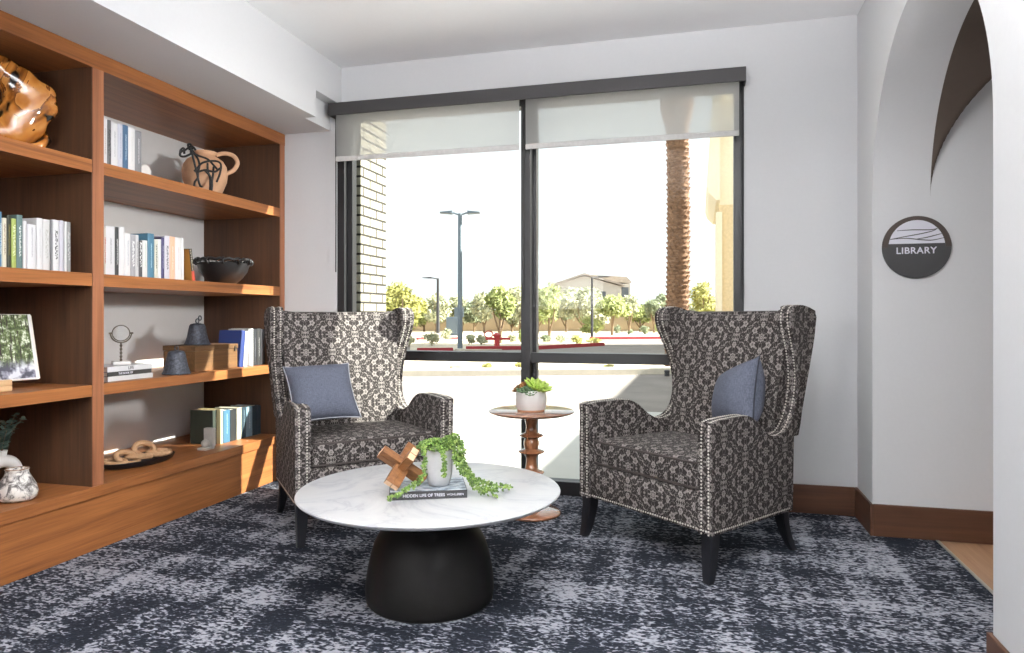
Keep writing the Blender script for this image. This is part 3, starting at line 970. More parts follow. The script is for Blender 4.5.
# ---- pillows
def pillow(name, label, loc, rot, size, thick, trim):
    t = thing(name, label, 'pillow', loc, rot)
    b = nb(); n = 22
    grid = {}
    for side in (1, -1):
        for i in range(n + 1):
            for j in range(n + 1):
                u, v = -1 + 2 * i / n, -1 + 2 * j / n
                if side < 0 and (i in (0, n) or j in (0, n)):
                    grid[(side, i, j)] = grid[(1, i, j)]; continue
                k = 1 - 0.085 * (1 - v * v) * abs(u) ** 2
                k2 = 1 - 0.085 * (1 - u * u) * abs(v) ** 2
                h = thick * (max(0, (1 - abs(u) ** 2.4) * (1 - abs(v) ** 2.4))) ** 0.55
                h += 0.004 * mnoise.noise(Vector((u * 2.2, v * 2.2, side))) * (1 - u * u) * (1 - v * v)
                grid[(side, i, j)] = b.verts.new((u * size * k, v * size * k2, side * h))
    for side in (1, -1):
        for i in range(n):
            for j in range(n):
                q = [grid[(side, i, j)], grid[(side, i + 1, j)], grid[(side, i + 1, j + 1)], grid[(side, i, j + 1)]]
                b.faces.new(q if side > 0 else q[::-1])
    cs = [grid[(1, i, 0)].co.copy() for i in range(n)] + [grid[(1, n, j)].co.copy() for j in range(n)] + [grid[(1, n - i, n)].co.copy() for i in range(n)] + [grid[(1, 0, n - j)].co.copy() for j in range(n)]
    obj('cushion_cover', b, M['linen'], t, smooth=True, angle=180)
    obj('seam_piping', tube(nb(), cs, 0.0035, 6, closed=True), trim, t, smooth=True, angle=180)
    return t
def orient(nrm, upish, roll=0):
    z = Vector(nrm).normalized()
    y = (Vector(upish) - z * Vector(upish).dot(z)).normalized()
    x = y.cross(z)
    m_ = Matrix((x, y, z)).transposed() @ Matrix.Rotation(R_(roll), 3, 'Z')
    return m_.to_euler()
pillow('throw_pillow', 'slate blue linen pillow on the chair beside the bookcase', W(322, 392, 3.58), orient((0.52, -0.56, 0.62), (0, 0, 1), 2), 0.170, 0.085, M['linen_trim'])
pillow('throw_pillow', 'slate blue linen pillow with a dark seam on the right chair', W(738, 398, 3.28), orient((-0.90, -0.36, 0.28), (0, 0, 1), 20), 0.165, 0.100, M['linen_dark'])

# ================================================================== COFFEE TABLE
CT = Vector((-1.022, 2.562, 0)); CTZ = 0.43
ct = thing('coffee_table', 'round coffee table with white marble top and black bell-shaped base', 'coffee table', CT)
obj('pedestal', lathe(nb(), [(0, 0), (0.238, 0.0), (0.246, 0.01), (0.250, 0.04), (0.248, 0.08), (0.241, 0.13), (0.230, 0.18), (0.216, 0.225), (0.199, 0.258), (0.178, 0.282), (0.150, 0.300), (0.115, 0.314), (0.10, 0.33), (0.10, CTZ - 0.028), (0, CTZ - 0.028)], 96), M['pedestal'], ct, smooth=True, angle=60)
obj('tabletop', lathe(nb(), [(0, CTZ - 0.028), (0.460, CTZ - 0.028), (0.493, CTZ - 0.020), (0.505, CTZ - 0.012), (0.510, CTZ - 0.005), (0.507, CTZ - 0.001), (0.502, CTZ), (0, CTZ)], 128), M['marble'], ct, smooth=True, angle=40)

# book on it
BD = Vector((0.916, 0.402, 0)).normalized(); BN = Vector((-BD.y, BD.x, 0))
b0 = Vector((-1.094, 2.340, CTZ))
bt = thing('hardcover_book', 'black hardcover book lying under the trailing plant on the coffee table', 'book', b0 + BD * 0.143, (0, 0, math.atan2(BD.y, BD.x)))
b = nb()
box(b, -0.143, 0.143, 0.0, 0.205, 0.0, 0.003, bev=0.0008, seg=1); box(b, -0.143, 0.143, 0.0, 0.004, 0.0, 0.030, bev=0.0012, seg=1); box(b, -0.143, 0.143, 0.0, 0.205, 0.0270, 0.030, bev=0.0008, seg=1)
obj('cover', b, M['sign_black'], bt)
obj('page_block', bx(-0.138, 0.138, 0.004, 0.200, 0.003, 0.027), M['pages'], bt)
obj('cover_picture', bx(-0.140, 0.140, 0.003, 0.203, 0.030, 0.0304), M['cover_print'], bt)
text('spine_title', 'HIDDEN LIFE OF TREES', 0.0150, (-0.017, -0.0004, 0.0145), (PI / 2, 0, 0), M['sign_white'], bt, off=0.0002, ext=0.0003)
text('spine_author', 'WOHLLEBEN', 0.0105, (0.098, -0.0004, 0.0145), (PI / 2, 0, 0), M['sign_white'], bt, ext=0.0003)
BZ = CTZ + 0.0305
# pot
PP = Vector((-0.962, 2.500, BZ))
pp = thing('trailing_plant', 'trailing string-of-pearls plant in a pale grey pot on the black book', 'potted plant', PP)
obj('pot', lathe(nb(), [(0, 0), (0.034, 0), (0.040, 0.004), (0.048, 0.03), (0.053, 0.07), (0.0555, 0.132), (0.054, 0.136), (0.050, 0.132), (0.047, 0.112), (0, 0.112)], 56), M['grey_pot'], pp, smooth=True, angle=50)
obj('soil', lathe(nb(), [(0, 0.113), (0.0465, 0.113), (0.0465, 0.118), (0, 0.121)], 32), M['soil'], pp)
random.seed(7)
ico = bmesh.new(); bmesh.ops.create_icosphere(ico, subdivisions=2, radius=1.0)
ICV = [v.co.copy() for v in ico.verts]; ICF = [[v.index for v in f.verts] for f in ico.faces]; ico.free()
def beads(strands, mounds, origin):
    vs, fs = [], []
    def bead(p, r, d):
        d = Vector(d).normalized() if Vector(d).length > 1e-6 else Vector((0, 0, 1))
        q = Vector((0, 0, 1)).rotation_difference(d).to_matrix()
        k = len(vs)
        for v in ICV: vs.append(tuple(p - origin + q @ Vector((v.x * r * 0.62, v.y * r * 0.62, v.z * r))))
        fs.extend([[k + i for i in f] for f in ICF])
    for pts, dens, sp, zmin in strands:
        P = spline(pts, 10)
        for a, c in zip(P, P[1:]):
            L = (c - a).length
            for _ in range(max(1, int(L * dens))):
                t_ = random.random()
                d = Vector((random.gauss(0, 1), random.gauss(0, 1), random.gauss(0.3, 1))).normalized()
                p = a.lerp(c, t_) + d * sp * random.uniform(0.4, 1)
                r = random.uniform(0.0045, 0.0068)
                p.z = max(p.z, zmin(p) + r * 0.7)
                bead(p, r, d + (c - a).normalized() * 0.5)
    for c_, rad, n_ in mounds:
        for _ in range(n_):
            d = Vector((random.gauss(0, 1), random.gauss(0, 1), abs(random.gauss(0, 1)))).normalized()
            p = Vector(c_) + Vector((d.x * rad[0], d.y * rad[1], d.z * rad[2])) * random.uniform(0.75, 1.0)
            bead(p, random.uniform(0.005, 0.0072), d)
    return vs, fs
def ztab(p): return CTZ
def zbk(p):
    q = p - b0
    a, c = q.dot(BD), q.dot(BN)
    return BZ if (-0.005 < a < 0.291 and -0.006 < c < 0.21) else CTZ
Pw = lambda x, y, t_: W(x, y, t_)
top = PP + Vector((0, 0, 0.140))
st = [
    ([top + Vector((-0.03, -0.02, 0.012)), W(424, 447, 2.58), W(424, 462, 2.545), W(424, 474, 2.53), W(416, 484, 2.50), W(405, 490, 2.47), W(395, 496, 2.455), W(387, 499, 2.45)], 640, 0.012, zbk),
    ([top + Vector((0.0, -0.03, 0.01)), W(443, 452, 2.555), W(444, 462, 2.552), W(444, 476, 2.55)], 900, 0.010, zbk),
    ([top + Vector((0.02, -0.01, 0.02)), W(456, 438, 2.60), W(460, 452, 2.60), W(462, 466, 2.60), W(468, 476, 2.60), W(474, 485, 2.60), W(484, 490, 2.60), W(496, 492, 2.59)], 1500, 0.021, zbk),
    ([top + Vector((0.03, 0.0, 0.01)), W(461, 446, 2.64), W(464, 462, 2.64), W(474, 478, 2.64), W(488, 484, 2.66), W(500, 487, 2.66), W(511, 488, 2.66)], 900, 0.014, zbk),
    ([top + Vector((0.02, -0.02, 0.01)), W(453, 446, 2.58), W(456, 458, 2.575), W(460, 470, 2.57)], 900, 0.014, zbk),
]
vs, fs = beads(st, [(top + Vector((-0.008, -0.005, 0.0)), (0.076, 0.062, 0.036), 400), (top + Vector((0.045, 0.008, 0.008)), (0.048, 0.048, 0.036), 220)], PP)
fo = raw('foliage', vs, fs, M['pearl'], pp, smooth=True)
b = nb()
for s_ in st: tube(b, [q - PP for q in spline(s_[0], 6)], 0.0016, 5)
stm = obj('stem', b, M['pearl'], pp)
tag(stm, kind='stuff')
# burr sculpture of six bars
bsz = 0.19
rotb = (Vector((1, 1, 1)).rotation_difference(Vector((0, 0, 1)))).to_matrix()
rz_ = Matrix.Rotation(R_(98), 3, 'Z')
mb_ = rz_ @ rotb
bs = thing('wooden_burr_sculpture', 'interlocking wooden block sculpture on the left end of the black book', 'sculpture')
hl, wq = 0.098, 0.0140
bars = []
for ax in range(3):
    for s_ in (-1, 1):
        b = nb(); w = wq * 1.0
        lo = [0, 0, 0]; hi = [0, 0, 0]
        lo[ax], hi[ax] = -hl, hl
        p1, p2 = (ax + 1) % 3, (ax + 2) % 3
        lo[p1], hi[p1] = (-2 * w, 0) if s_ < 0 else (0, 2 * w)
        lo[p2], hi[p2] = -w, w
        box(b, lo[0], hi[0], lo[1], hi[1], lo[2], hi[2], bev=0.0012, seg=1)
        for f in b.faces:
            if abs(f.normal[ax]) > 0.9: f.material_index = 1
        b.normal_update()
        for f in b.faces: f.material_index = 1 if abs(f.normal[ax]) > 0.95 else 0
        for v in b.verts: v.co = mb_ @ v.co
        zmin = min(v.co.z for v in b.verts)
        bars.append((b, zmin))
zm = min(z for _, z in bars)
for b, _ in bars: obj('bar', b, [M['burr1'], M['endgrain']], bs)
bs.location = b0 + BD * 0.048 + BN * 0.078 + Vector((0, 0, 0.0305 - zm))

# ================================================================== SIDE TABLE + SUCCULENT
ST = Vector((-0.911, 3.800, 0)); STZ = 0.578
stb = thing('side_table', 'small round walnut pedestal table between the two wing chairs', 'side table', ST)
obj('table_top', lathe(nb(), [(0, STZ - 0.022), (0.205, STZ - 0.022), (0.232, STZ - 0.014), (0.241, STZ - 0.006), (0.240, STZ - 0.002), (0.236, STZ), (0, STZ)], 96), M['tabletopwood'], stb, smooth=True, angle=40)
prof = [(0, 0.028), (0.060, 0.028), (0.050, 0.045), (0.034, 0.07), (0.030, 0.10), (0.040, 0.128), (0.068, 0.140), (0.073, 0.146), (0.066, 0.152), (0.038, 0.160), (0.043, 0.185), (0.038, 0.212), (0.066, 0.226), (0.072, 0.232), (0.066, 0.238), (0.036, 0.25), (0.030, 0.28), (0.030, 0.315), (0.040, 0.332), (0.070, 0.343), (0.075, 0.348), (0.069, 0.354), (0.036, 0.364), (0.043, 0.385), (0.043, 0.405), (0.034, 0.422), (0.062, 0.432), (0.070, 0.437), (0.062, 0.443), (0.034, 0.455), (0.030, 0.485), (0.036, 0.52), (0.048, 0.548), (0.052, STZ - 0.022), (0, STZ - 0.022)]
obj('stem', lathe(nb(), prof, 48), M['tablewood'], stb, smooth=True, angle=60)
obj('base', lathe(nb(), [(0, 0), (0.160, 0), (0.166, 0.006), (0.165, 0.013), (0.155, 0.020), (0.10, 0.027), (0, 0.029)], 80), M['tabletopwood'], stb, smooth=True, angle=60)
su = thing('succulent_planter', 'round white planter of succulents on the small side table', 'potted plant', ST + Vector((0.0, -0.01, STZ)))
obj('base_ring', lathe(nb(), [(0, 0), (0.074, 0), (0.076, 0.003), (0.077, 0.009), (0, 0.009)], 56), M['tan'], su, smooth=True)
obj('pot', lathe(nb(), [(0, 0.009), (0.077, 0.009), (0.084, 0.03), (0.087, 0.06), (0.084, 0.095), (0.079, 0.112), (0.075, 0.116), (0.071, 0.112), (0.068, 0.10), (0, 0.10)], 64), M['white_ceramic'], su, smooth=True, angle=50)
obj('soil', lathe(nb(), [(0, 0.101), (0.068, 0.101), (0, 0.106)], 32), M['soil'], su)
def rosette(c, r, n, layers, mat, tilt=(0, 0), wid=0.34):
    vs, fs = [], []
    tm = Euler((tilt[0], tilt[1], 0)).to_matrix()
    for L in range(layers):
        cnt = max(4, n - L * 2)
        for i in range(cnt):
            a = 2 * PI * i / cnt + L * 0.55
            el = 0.25 + L * 1.05 / layers
            ln = r * (1 - 0.18 * L)
            d = Vector((math.cos(a) * math.cos(el), math.sin(a) * math.cos(el), math.sin(el)))
            sd = Vector((-math.sin(a), math.cos(a), 0)); nn = d.cross(sd)
            k = len(vs); P_ = []
            for (tt, w) in ((0, 0.35), (0.3, 0.8), (0.62, 1.0), (0.85, 0.7), (1.0, 0.05)):
                p = d * ln * tt + Vector((0, 0, ln * 0.18 * tt * tt))
                P_.append((p, w * ln * wid))
            for p, w in P_:
                vs.append(tuple(Vector(c) + tm @ (p - sd * w))); vs.append(tuple(Vector(c) + tm @ (p + nn * w * 0.35)))
                vs.append(tuple(Vector(c) + tm @ (p + sd * w))); vs.append(tuple(Vector(c) + tm @ (p - nn * w * 0.45)))
            for j in range(4):
                for q in range(4):
                    fs.append((k + j * 4 + q, k + j * 4 + (q + 1) % 4, k + (j + 1) * 4 + (q + 1) % 4, k + (j + 1) * 4 + q))
    return raw('rosette', vs, fs, mat, su, smooth=True)
rosette((0.035, -0.01, 0.118), 0.088, 11, 4, M['succ_lime'], (0.15, 0.35), 0.26)
rosette((-0.02, -0.04, 0.112), 0.055, 10, 4, M['succ_teal'], (0.4, -0.1))
rosette((0.01, -0.055, 0.105), 0.040, 9, 3, M['succ_teal'], (0.7, 0.2))
rosette((-0.045, 0.0, 0.120), 0.062, 9, 4, M['succ_brown'], (0.1, -0.6))
rosette((0.0, 0.04, 0.115), 0.070, 9, 4, M['succ_lime'], (-0.3, 0.0))

# ================================================================== BOOKS
def book(px0, px1, py, zs, col, txt, style, label, group, X=-2.80, depth=0.15, lean=0.0, fixed=None):
    if fixed: y0, y1, h = fixed
    else:
        y0, y1 = YX(px0, X), YX(px1, X)
        h = ZX(px0, py, X) - zs
    w = (y1 - y0) / 2 - 0.0008
    t = thing('book', label, 'book', (X, (y0 + y1) / 2, zs + 0.0005), (R_(lean), 0, 0), group)
    b = nb()
    cv = 0.0022
    # spine, slightly rounded, and two boards
    out = [(-depth, -w), (-0.004, -w), (-0.0012, -w * 0.8), (0, -w * 0.4), (0, w * 0.4), (-0.0012, w * 0.8), (-0.004, w), (-depth, w), (-depth, w - cv), (-0.006, w - cv), (-0.004, w * 0.5), (-0.004, -w * 0.5), (-0.006, -w + cv), (-depth, -w + cv)]
    prism(b, out, 0, h, 'z')
    obj('cover', b, book_mat(col, txt, style), t)
    if w > 0.004:
        obj('page_block', bx(-depth + 0.005, -0.0065, -w + cv, w - cv, 0.003, h - 0.004), M['pages'], t)
    return t
WH, BLK = (224, 224, 226), (40, 40, 44)
def zx(z, s=9.33, o=100): return o + z / s
g = 'books on the second shelf, right of the divider'
rowB = [(40, 60, 108, (222, 214, 204), (170, 60, 50), 's', 'thin off-white book with red lettering, beside the divider above the magnifier'),
 (60, 145, 100, (226, 226, 230), (120, 120, 126), 's', 'thick white book, second from the divider on the bowl shelf'),
 (145, 180, 110, (52, 54, 56), (210, 210, 210), 's', 'narrow black spined book between thick white books on the bowl shelf'),
 (180, 235, 112, (232, 232, 234), None, 's', 'tall blank white book right of the narrow black spine'),
 (235, 290, 168, (230, 230, 231), (150, 155, 170), 's', 'shorter blank white book left of the grey lettered one'),
 (290, 335, 180, (150, 150, 154), (230, 230, 232), 'b', 'grey book with white capitals left of the teal book'),
 (335, 365, 185, (206, 206, 208), (120, 120, 120), 's', 'thin light grey book with small print left of the teal book'),
 (365, 400, 235, (70, 70, 72), (226, 226, 226), 'b', 'short dark book with bold white blocks, left of the teal book'),
 (400, 448, 235, (228, 228, 226), (170, 190, 170), 's', 'short white book touching the left side of the teal book'),
 (450, 510, 170, (70, 112, 134), (170, 200, 214), 's', 'large teal blue book in the row left of the black bowl'),
 (512, 545, 225, (196, 196, 184), (60, 60, 60), 'm', 'grey-green book with dark print touching the right of the teal book'),
 (545, 575, 225, (230, 230, 230), None, 's', 'plain white book two to the right of the teal book'),
 (575, 605, 208, (58, 54, 92), (150, 150, 170), 's', 'thin dark violet book in the row left of the black bowl'),
 (605, 655, 195, (214, 212, 222), (60, 60, 70), 'b', 'white book with bold dark print beside the peach book'),
 (655, 705, 200, (222, 174, 146), (236, 226, 216), 's', 'peach orange book in the row left of the black bowl'),
 (705, 765, 210, (232, 231, 231), (190, 170, 180), 's', 'white book with a pale band, right of the peach book'),
 (765, 787, 216, (236, 236, 236), None, 's', 'thin white book last upright before the leaning one')]
for i, (a, c, y, col, tx, st_, lb) in enumerate(rowB):
    book(zx(a), zx(c), 215 + y / 9.33, 1.305, col, tx, st_, lb, g, depth=0.19 if i == 9 else 0.15)
lb_ = thing('book', 'black spiral-lettered book with a red foot leaning left of the black bowl', 'book', (-2.80, YX(193.0, -2.795), 1.3075), (R_(9), 0, 0), g)
obj('cover', prism(nb(), [(-0.12, -0.009), (0.012, -0.009), (0.012, 0.010), (-0.12, 0.010)], 0.055, 0.182, 'z'), book_mat((38, 36, 36), (214, 206, 190), 'm'), lb_)
obj('cover_foot', prism(nb(), [(-0.12, -0.0091), (0.0123, -0.0091), (0.0123, 0.010), (-0.12, 0.010)], 0.0, 0.055, 'z'), book_mat((206, 84, 66), None, 's'), lb_)
obj('front_board', bx(-0.118, 0.008, -0.0105, -0.0091, 0.002, 0.180), book_mat((150, 104, 44), None, 's'), lb_)
g = 'books on the top shelf, left of the jug'
rowA = [(22, 65, 140, (230, 230, 232), (150, 150, 150), 's', 'white book against the divider on the top shelf'),
 (65, 95, 160, (92, 92, 94), (30, 30, 30), 'b', 'dark grey book with black lettering on the top shelf'),
 (95, 150, 182, (228, 228, 231), (140, 140, 146), 's', 'white book between the dark grey and the pale lilac-white spines, top shelf'),
 (150, 190, 192, (206, 208, 222), (150, 155, 176), 's', 'pale lilac-white book left of the navy blue one on the top shelf'),
 (190, 235, 200, (62, 92, 122), (180, 200, 216), 's', 'navy blue book on the top shelf'),
 (235, 290, 216, (232, 232, 233), (190, 190, 190), 's', 'white book right of the navy one on the top shelf'),
 (290, 345, 245, (122, 122, 126), (214, 214, 216), 's', 'grey book last in the top shelf row, nearest the jug')]
for i, (a, c, y, col, tx, st_, lb) in enumerate(rowA):
    book(zx(a, 8.17), zx(c, 8.17), 100 + y / 8.17, 1.838, col, tx, st_, lb, g)
g = 'books on the left bay shelf'
rowL = [(-45, -2, 100, (196, 196, 190), (90, 90, 90), 's', 'pale grey book at the cut left edge of the photo, left bay'),
 (0, 18, 96, (76, 118, 146), (190, 206, 214), 's', 'bright blue book at the left end of the left bay row'),
 (20, 60, 145, (226, 220, 200), (120, 90, 60), 's', 'cream book right of the bright blue one, left bay'),
 (60, 94, 122, (44, 46, 36), (120, 110, 40), 's', 'almost black olive book between cream and lime green books'),
 (97, 138, 150, (146, 158, 84), (222, 226, 190), 'm', 'lime green book in the left bay row'),
 (140, 190, 120, (84, 106, 104), (222, 228, 226), 'm', 'tall dark teal book with white script, left bay'),
 (190, 222, 170, (226, 224, 226), None, 's', 'thin white book right of the dark teal one, left bay'),
 (226, 300, 196, (230, 230, 234), (150, 150, 156), 's', 'short wide white book in the left bay row'),
 (303, 352, 146, (228, 228, 230), (190, 190, 194), 's', 'tall white book in the middle of the left bay row'),
 (352, 412, 156, (212, 212, 212), (170, 170, 166), 'b', 'light grey book with large pale capitals, left bay'),
 (414, 434, 162, (112, 112, 116), None, 's', 'thin dark grey book left of the bold lettered one, left bay'),
 (435, 486, 160, (228, 228, 230), (50, 50, 52), 'b', 'white book with bold black lettering, left bay'),
 (488, 524, 166, (184, 182, 192), None, 's', 'plain lilac grey book right of the bold lettered one'),
 (528, 548, 176, (226, 226, 226), None, 's', 'thin white book second from the right end, left bay'),
 (548, 582, 178, (128, 128, 128), (170, 170, 170), 'b', 'medium grey book at the right end of the left bay row')]
for i, (a, c, y, col, tx, st_, lb) in enumerate(rowL):
    book(a / 8.16, c / 8.16, 200 + y / 8.16, 1.306, col, tx, st_, lb, g, depth=0.18 if i in (3, 7) else 0.15)
g = 'books at the right end of the bell shelf'
book(0, 0, 0, 0.782, (34, 52, 108), None, 's', 'royal blue covered book leaning behind the wooden box', g, fixed=(YX(239.5, -2.82), YX(243.3, -2.82), 0.232), lean=-7, X=-2.82, depth=0.17)
book(0, 0, 0, 0.782, (232, 232, 232), None, 's', 'white book leaning right of the grey leaning one', g, fixed=(YX(243.8, -2.82), YX(247.6, -2.82), 0.226), lean=-6, X=-2.82)
for (a, c, y, col, tx, lb) in ((763, 782, 155, (120, 120, 122), None, 'thin grey book right of the leaning white one'), (783, 806, 153, (206, 206, 208), (150, 150, 150), 'upright silver-white book before the black books'),
        (807, 834, 156, (34, 36, 42), (90, 90, 96), 'first black book beside the silver-white book'), (835, 868, 152, (38, 38, 40), (150, 150, 150), 'black book nearest the left chair wing'), (869, 900, 156, (62, 62, 66), None, 'charcoal book partly hidden behind the chair wing')):
    book(155 + a / 8.17, 155 + c / 8.17, 310 + y / 8.17, 0.782, col, tx, 's', lb, g, X=-2.82)
g = 'books on the bottom shelf'
rowD = [(610, 648, 112, (44, 52, 44), None, 's', 'thick dark green volume behind the marble bookend'),
 (650, 664, 105, (190, 178, 140), (90, 80, 60), 's', 'thin tan book on the bottom shelf'),
 (667, 704, 112, (58, 98, 122), (160, 190, 204), 's', 'teal blue book on the bottom shelf'),
 (705, 738, 108, (32, 34, 36), None, 's', 'black book right of the teal one on the bottom shelf'),
 (740, 765, 98, (190, 186, 166), (90, 90, 80), 's', 'cream book in the bottom shelf row'),
 (766, 790, 95, (38, 56, 66), (110, 130, 140), 's', 'dark petrol book right of the cream one, bottom shelf'),
 (791, 824, 92, (120, 146, 160), (196, 210, 220), 'm', 'light blue book in the bottom shelf row'),
 (825, 856, 86, (38, 54, 64), None, 's', 'dark petrol book right of the light blue one'),
 (857, 878, 84, (44, 62, 74), None, 's', 'slate petrol book second from the chair, bottom shelf'),
 (880, 902, 84, (130, 130, 132), None, 's', 'grey book nearest the left chair, bottom shelf')]
for i, (a, c, y, col, tx, st_, lb) in enumerate(rowD):
    book(100 + a / 5.39, 100 + c / 5.39, 390 + y / 5.39, 0.303, col, tx, st_, lb, g, X=-2.90 if i else -2.93, depth=0.17)
# stack of three flat books under the magnifier
def flat_book(z, th, x0, x1, y0, y1, col, label, rz=0.0, txt=None):
    t = thing('book', label, 'book', ((x0 + x1) / 2, (y0 + y1) / 2, z), (0, 0, rz), 'flat stack under the magnifier')
    hx, hy = (x1 - x0) / 2, (y1 - y0) / 2
    b = nb()
    box(b, -hx, hx, -hy, hy, 0, 0.0022); box(b, -hx, hx, -hy, hy, th - 0.0022, th); box(b, hx - 0.003, hx, -hy, hy, 0.0022, th - 0.0022)
    obj('cover', b, book_mat(col, None, 's'), t)
    obj('page_block', bx(-hx + 0.004, hx - 0.003, -hy + 0.003, hy - 0.003, 0.0022, th - 0.0022), M['pages'], t)
    if txt:
        for (s_, size, yy, cc) in txt: text('spine_title', s_, size, (hx + 0.0004, yy, th * 0.5), (PI / 2, 0, PI / 2), M[cc], t, ext=0.0002, off=0.0002)
    return t
sy0, sy1 = YX(107, -2.80), YX(152, -2.80)
flat_book(0.782, 0.024, -3.00, -2.795, sy0, sy1, (226, 226, 226), 'bottom white book of the flat stack under the magnifier')
flat_book(0.8063, 0.022, -3.00, -2.800, sy0 + 0.004, sy1 - 0.004, (48, 46, 44), 'dark middle book of the flat stack under the magnifier', txt=[('THE BOOK OF', 0.014, -0.03, 'sign_white')])
flat_book(0.8286, 0.026, -2.995, -2.797, sy0, sy1 + 0.002, (230, 230, 232), 'top white book of the flat stack, carrying the magnifier', txt=[('LIFE', 0.022, 0.0, 'sign_black')])

# ================================================================== SHELF OBJECTS
# white bookend disc
o_ = obj('round_bookend', lathe(nb(), [(0, -0.010), (0.034, -0.010), (0.037, -0.007), (0.037, 0.007), (0.034, 0.010), (0, 0.010)], 40), M['white_ceramic'], None, smooth=True)
o_.rotation_euler = (0, R_(90), 0); o_.location = (-2.86, YX(144.5, -2.86), 1.838 + 0.0375)
tag(o_, 'small round white disc standing right of the top shelf books', 'bookend')
# jug
jy = YX(205, -2.99)
jg = thing('clay_jug', 'buff terracotta jug with a looped handle on the top shelf', 'jug', (-2.99, jy, 1.838), (0, 0, R_(30)))
obj('body', lathe(nb(), [(0, 0), (0.070, 0), (0.080, 0.006), (0.104, 0.05), (0.128, 0.11), (0.134, 0.16), (0.126, 0.205), (0.106, 0.238), (0.078, 0.258), (0.060, 0.268), (0.064, 0.284), (0.072, 0.292), (0.066, 0.294), (0.054, 0.280), (0.05, 0.262), (0, 0.255)], 64), M['terracotta'], jg, smooth=True, angle=180)
for s_ in (1,):
    obj('handle', tube(nb(), spline([(s_ * 0.065, 0, 0.278), (s_ * 0.115, 0, 0.292), (s_ * 0.168, 0, 0.278), (s_ * 0.190, 0, 0.235), (s_ * 0.168, 0, 0.190), (s_ * 0.126, 0, 0.165)], 8), 0.0135, 12), M['terracotta'], jg, smooth=True, angle=180)
# wire animal
wa_x = -2.835
def zp(a, b_, dx=0.0):       # zoomed survey point
    px, py = 90 + a / 3.267, 90 + b_ / 3.267
    return Vector((wa_x + dx, YX(px, wa_x), ZX(px, py, wa_x)))
org = Vector((wa_x, YX(197, wa_x), 1.838))
wa = thing('wire_animal_sculpture', 'black wire four-legged animal figure in front of the terracotta jug', 'sculpture', org)
def wire(name, pts, r=0.0052, closed=False):
    r = 0.0062
    P_ = [Vector(p) - org for p in pts]
    for p in P_: p.z = max(p.z, r)
    obj(name, tube(nb(), spline(P_, 6, closed), r, 8, closed=closed), M['black'], wa, smooth=True, angle=180)
wire('neck', [zp(322, 190, 0.01), zp(332, 220, 0.01), zp(342, 262, 0.01), zp(348, 285, 0.01)])
wire('neck', [zp(338, 196, -0.01), zp(356, 222, -0.01), zp(362, 246, -0.01), zp(356, 268, -0.01), zp(346, 262, -0.01)])
wire('neck', [zp(328, 202), zp(352, 214), zp(384, 226), zp(404, 246), zp(418, 262)])
wire('head', [zp(340, 196, 0.01), zp(326, 184, 0.012), zp(306, 196, 0.012), zp(290, 204, 0.012), zp(290, 216, 0.012), zp(306, 217, 0.012), zp(330, 206, 0.01)])
wire('head', [zp(300, 212, -0.012), zp(302, 196, -0.012), zp(312, 190, -0.012), zp(314, 208, -0.012)])
wire('ear', [zp(326, 196), zp(320, 180), zp(328, 178), zp(334, 194)])
wire('back', [zp(346, 262), zp(364, 240), zp(392, 232), zp(418, 234), zp(428, 246), zp(424, 274), zp(414, 300)])
wire('belly', [zp(346, 268, 0.012), zp(372, 262, 0.014), (zp(400, 268, 0.014)), zp(420, 256, 0.01)])
wire('leg', [zp(346, 262, 0.015), zp(344, 288, 0.018), zp(350, 312, 0.02), zp(356, 316, 0.02)])
wire('leg', [zp(358, 262, -0.015), zp(362, 285, -0.02), zp(352, 300, -0.02), zp(350, 314, -0.02)])
wire('leg', [zp(374, 262, 0.0), zp(384, 282, 0.018), zp(390, 305, 0.02), zp(388, 330, 0.02)])
wire('leg', [zp(404, 250, 0.0), zp(410, 276, -0.018), zp(408, 300, -0.02), zp(405, 332, -0.02)])
wire('leg', [zp(384, 240), zp(380, 262, 0.01), zp(388, 290, 0.01), zp(392, 328, 0.0)])
# bowl
by = YX(223.5, -2.97)
bo = thing('coil_rim_bowl', 'wide black bowl with knotted rim on the second shelf', 'bowl', (-2.97, by, 1.305))
obj('basin', lathe(nb(), [(0, 0), (0.055, 0), (0.075, 0.008), (0.115, 0.045), (0.145, 0.085), (0.160, 0.138), (0.154, 0.138), (0.138, 0.098), (0.105, 0.05), (0.06, 0.018), (0, 0.014)], 64), M['black'], bo, smooth=True, angle=60)
obj('rim_ring', tube(nb(), [(0.164 * math.cos(2 * PI * i / 72), 0.164 * math.sin(2 * PI * i / 72), 0.160 + 0.004 * math.sin(i * 1.7)) for i in range(72)], 0.009, 10, closed=True), M['black'], bo, smooth=True, angle=180)
for i in range(11):
    a = 2 * PI * i / 11 + 0.2
    r0 = 0.160
    p = Vector((r0 * math.cos(a), r0 * math.sin(a), 0.150)); tg = Vector((-math.sin(a), math.cos(a), 0)); rd = Vector((math.cos(a), math.sin(a), 0))
    ring_ = [p + (rd * math.cos(q * PI / 5) + Vector((0, 0, 1)) * math.sin(q * PI / 5)) * 0.019 + tg * 0.004 * math.sin(q) for q in range(10)]
    obj('rim_knot', tube(nb(), ring_, 0.006, 8, closed=True), M['black'], bo, smooth=True, angle=180)
